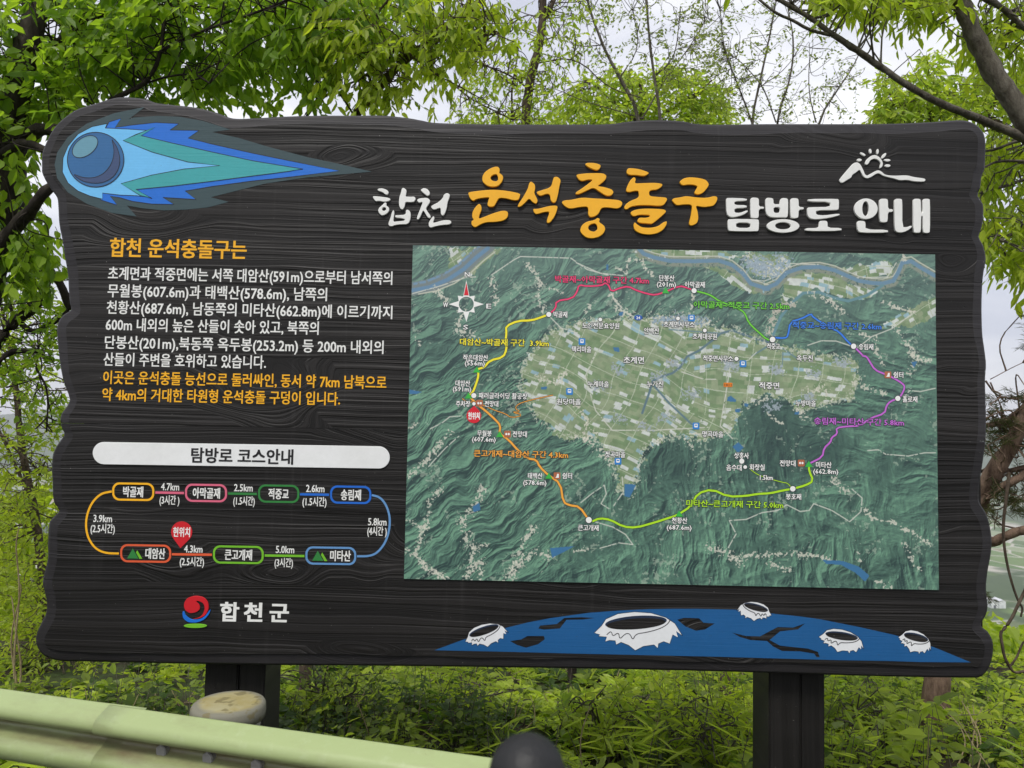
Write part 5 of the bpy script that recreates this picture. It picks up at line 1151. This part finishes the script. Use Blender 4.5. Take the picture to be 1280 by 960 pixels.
prof = [(0, 0), (.006, -.004), (.030, -.016), (.060, -.034), (.076, -.050), (.083, -.072), (.083, -.088), (.076, -.104), (.05, -.122), (.014, -.142), (.004, -.152), (.004, -.162), (.014, -.172), (.05, -.19), (.076, -.208), (.083, -.224), (.083, -.240), (.076, -.262), (.06, -.278), (.03, -.296), (.006, -.308), (0, -.312)]
prof = [(a * .68, z * (.58 if z > -.157 else .72) - (.0 if z > -.157 else -.022)) for a, z in prof]
def rail_panel(s0, s1, off, sag=0):
    pr = np.array(prof); n = len(pr); th = .0035
    ns = 40; S = np.linspace(s0, s1, ns); V = []
    for s in S:
        b = GA + ud * s
        lift = sag * math.exp(-((s - s1) / .12) ** 2) if sag else 0
        for lay in (0, 1):
            for (a, z) in pr: V.append(b + od * (a + off - lay * th) + np.array([0, 0, z + lift * max(0, 1 + z / .21)]))
    Fc = []
    for i in range(ns - 1):
        for k in range(n - 1):
            a = i * 2 * n + k; b_2 = a + 2 * n
            Fc += [(a, a + 1, b_2 + 1, b_2), (a + n, b_2 + n, b_2 + n + 1, a + n + 1)]
        a = i * 2 * n; b_2 = a + 2 * n; Fc += [(a, b_2, b_2 + n, a + n), (a + n - 1, a + 2 * n - 1, b_2 + 2 * n - 1, b_2 + n - 1)]
    for i in (0, ns - 1):
        for k in range(n - 1):
            a = i * 2 * n + k; Fc.append((a, a + n, a + n + 1, a + 1))
    return mesh_obj('rail_panel', V, Fc, q.m, rail, True)
def s_at(px, py):
    p = ray_z(px, py, .75); return float((p - GA) @ ud)
sj = s_at(160, 883)
rail_panel(-2.6, sj + .12, 0, .0025); rail_panel(sj, 4.2, .0075)
steel = M('bolt_steel', (.35, .34, .33), .45, .5, .6); steel.bump(steel.noise(60, 3, .6, steel.obj()), .003)
for (px, py) in ((203, 942), (264, 949), (326, 957)):
    s = float((ray_z(px, py, .675) - GA) @ ud); c = GA + ud * s + od * .014 + np.array([0, 0, -.097])
    bm = bmesh.new(); bmesh.ops.create_cone(bm, cap_ends=True, segments=6, radius1=.0205, radius2=.018, depth=.024)
    bmesh.ops.bevel(bm, geom=list(bm.edges), offset=.002, segments=2, affect='EDGES')
    rot = Vector(od).to_track_quat('Z', 'Y').to_matrix(); base = abs_loc(rail)
    for v in bm.verts: v.co = rot @ v.co + Vector(c) - base
    me = bpy.data.meshes.new('bolt'); bm.to_mesh(me); bm.free(); me.materials.append(steel.m); link(bpy.data.objects.new('bolt', me), rail)
# its round post with a lichen-stained cap
pc = ray_z(286, 878, .70)
cm = M('post_cap', (.4, .36, .28), .8, .25); o = cm.obj()
sz_ = cm.n('ShaderNodeSeparateXYZ'); cm.L.new(o, sz_.inputs[0])
n_ = cm.noise(11, 5, .6, o); spots = cm.ramp(cm.noise(24, 2, .5, o), [(.56, (0,) * 3), (.62, (1,) * 3)])
rdist = cm.n('ShaderNodeVectorMath', operation='LENGTH'); mpp = cm.n('ShaderNodeMapping'); cm.L.new(o, mpp.inputs[0])
bz = abs_loc(rail); mpp.inputs['Location'].default_value = (-(pc[0] - bz.x), -(pc[1] - bz.y), 0); mpp.inputs['Scale'].default_value = (1, 1, 0); cm.L.new(mpp.outputs[0], rdist.inputs[0])
edge_ = cm.ramp(cm.math('ADD', rdist.outputs['Value'], cm.math('MULTIPLY', n_, .05)), [(.105, (0,) * 3), (.125, (1,) * 3)])
cc = cm.mix(cm.ramp(n_, [(.35, (0,) * 3), (.65, (1,) * 3)]), lin((146, 134, 84)), lin((158, 152, 118)))
cc = cm.mix(edge_, cc, lin((122, 120, 106))); cc = cm.mix(cm.math('MULTIPLY', spots, .8), cc, lin((112, 104, 72))); cm.base(cc); cm.bump(n_, .004)
def lathe(name, prof_, c, mat, parent, n=48):
    V = []; Fc = []
    for (r_, z) in prof_:
        for k in range(n):
            a = 2 * math.pi * k / n; V.append((c[0] + r_ * math.cos(a), c[1] + r_ * math.sin(a), z))
    for i in range(len(prof_) - 1):
        for k in range(n):
            a = i * n + k; b = i * n + (k + 1) % n; Fc.append((a, b, b + n, a + n))
    Fc.append(tuple(range((len(prof_) - 1) * n, len(prof_) * n))); Fc.append(tuple(reversed(range(n))))
    return mesh_obj(name, V, Fc, mat, parent, True)
gp = M('post_steel', lin((160, 158, 146)), .7, .3); gp.bump(gp.noise(20, 4, .6, gp.obj()), .004)
lathe('round_post', [(.098, -.6), (.098, .655)], pc, gp.m, rail)
lathe('post_cap', [(.10, .655), (.112, .652), (.114, .672), (.113, .690), (.108, .6985), (.10, .701), (.06, .703), (.002, .704)], pc, cm.m, rail)
b0 = pc + od * .1; b1 = GA + ud * float((pc - GA) @ ud)
box('spacer_block', (min(b0[0], b1[0]) - .03, min(b0[1], b1[1]) - .0, .42), (min(b0[0], b1[0]) + .09, max(b0[1], b1[1]) + .0, .60), gp.m, rail)

# ------------------------------------------------------------------ black dome-topped marker post close to the viewer
DB = .55; tp = P(660, 919, DB); rb = 47 / F * DB
bk = M('black_rubber', (.010, .010, .0105), .55, .4); bk.bump(bk.noise(300, 2, .5, bk.obj()), .0006)
me_ = empty('marker_post', (tp.x, DB, 0)); tag(me_, 'black dome-topped post close to the viewer at the bottom edge of the view', 'post')
zc = tp.z - rb
lathe('post_body', [(rb * .9, .006), (rb * .9, zc - .05)], (tp.x, DB), bk.m, me_, 40)
lathe('dome_cap', [(rb * .92, zc - .05), (rb, zc - .045), (rb, zc)] + [(rb * math.cos(a), zc + rb * math.sin(a)) for a in np.linspace(.1, 1.5, 14)], (tp.x, DB), bk.m, me_, 40)

# ------------------------------------------------------------------ the air
hz = bpy.data.materials.new('haze_air'); hz.use_nodes = True; hn = hz.node_tree
hn.nodes.remove(hn.nodes['Principled BSDF'])
pv = hn.nodes.new('ShaderNodeVolumePrincipled'); pv.inputs['Density'].default_value = .00010; pv.inputs['Color'].default_value = (.93, .95, 1., 1); pv.inputs['Anisotropy'].default_value = .1
hn.links.new(pv.outputs[0], hn.nodes['Material Output'].inputs['Volume'])
zlo, zhi = float(Vg[:, 2].min()) - 1.5, max(float(Vg[:, 2].max()) + 3, 12.)
ho = box('haze', (-12700, -12700, zlo), (12700, 12700, zhi), hz, None, 0); tag(ho, kind='stuff')
print('HAZE', zlo, zhi)
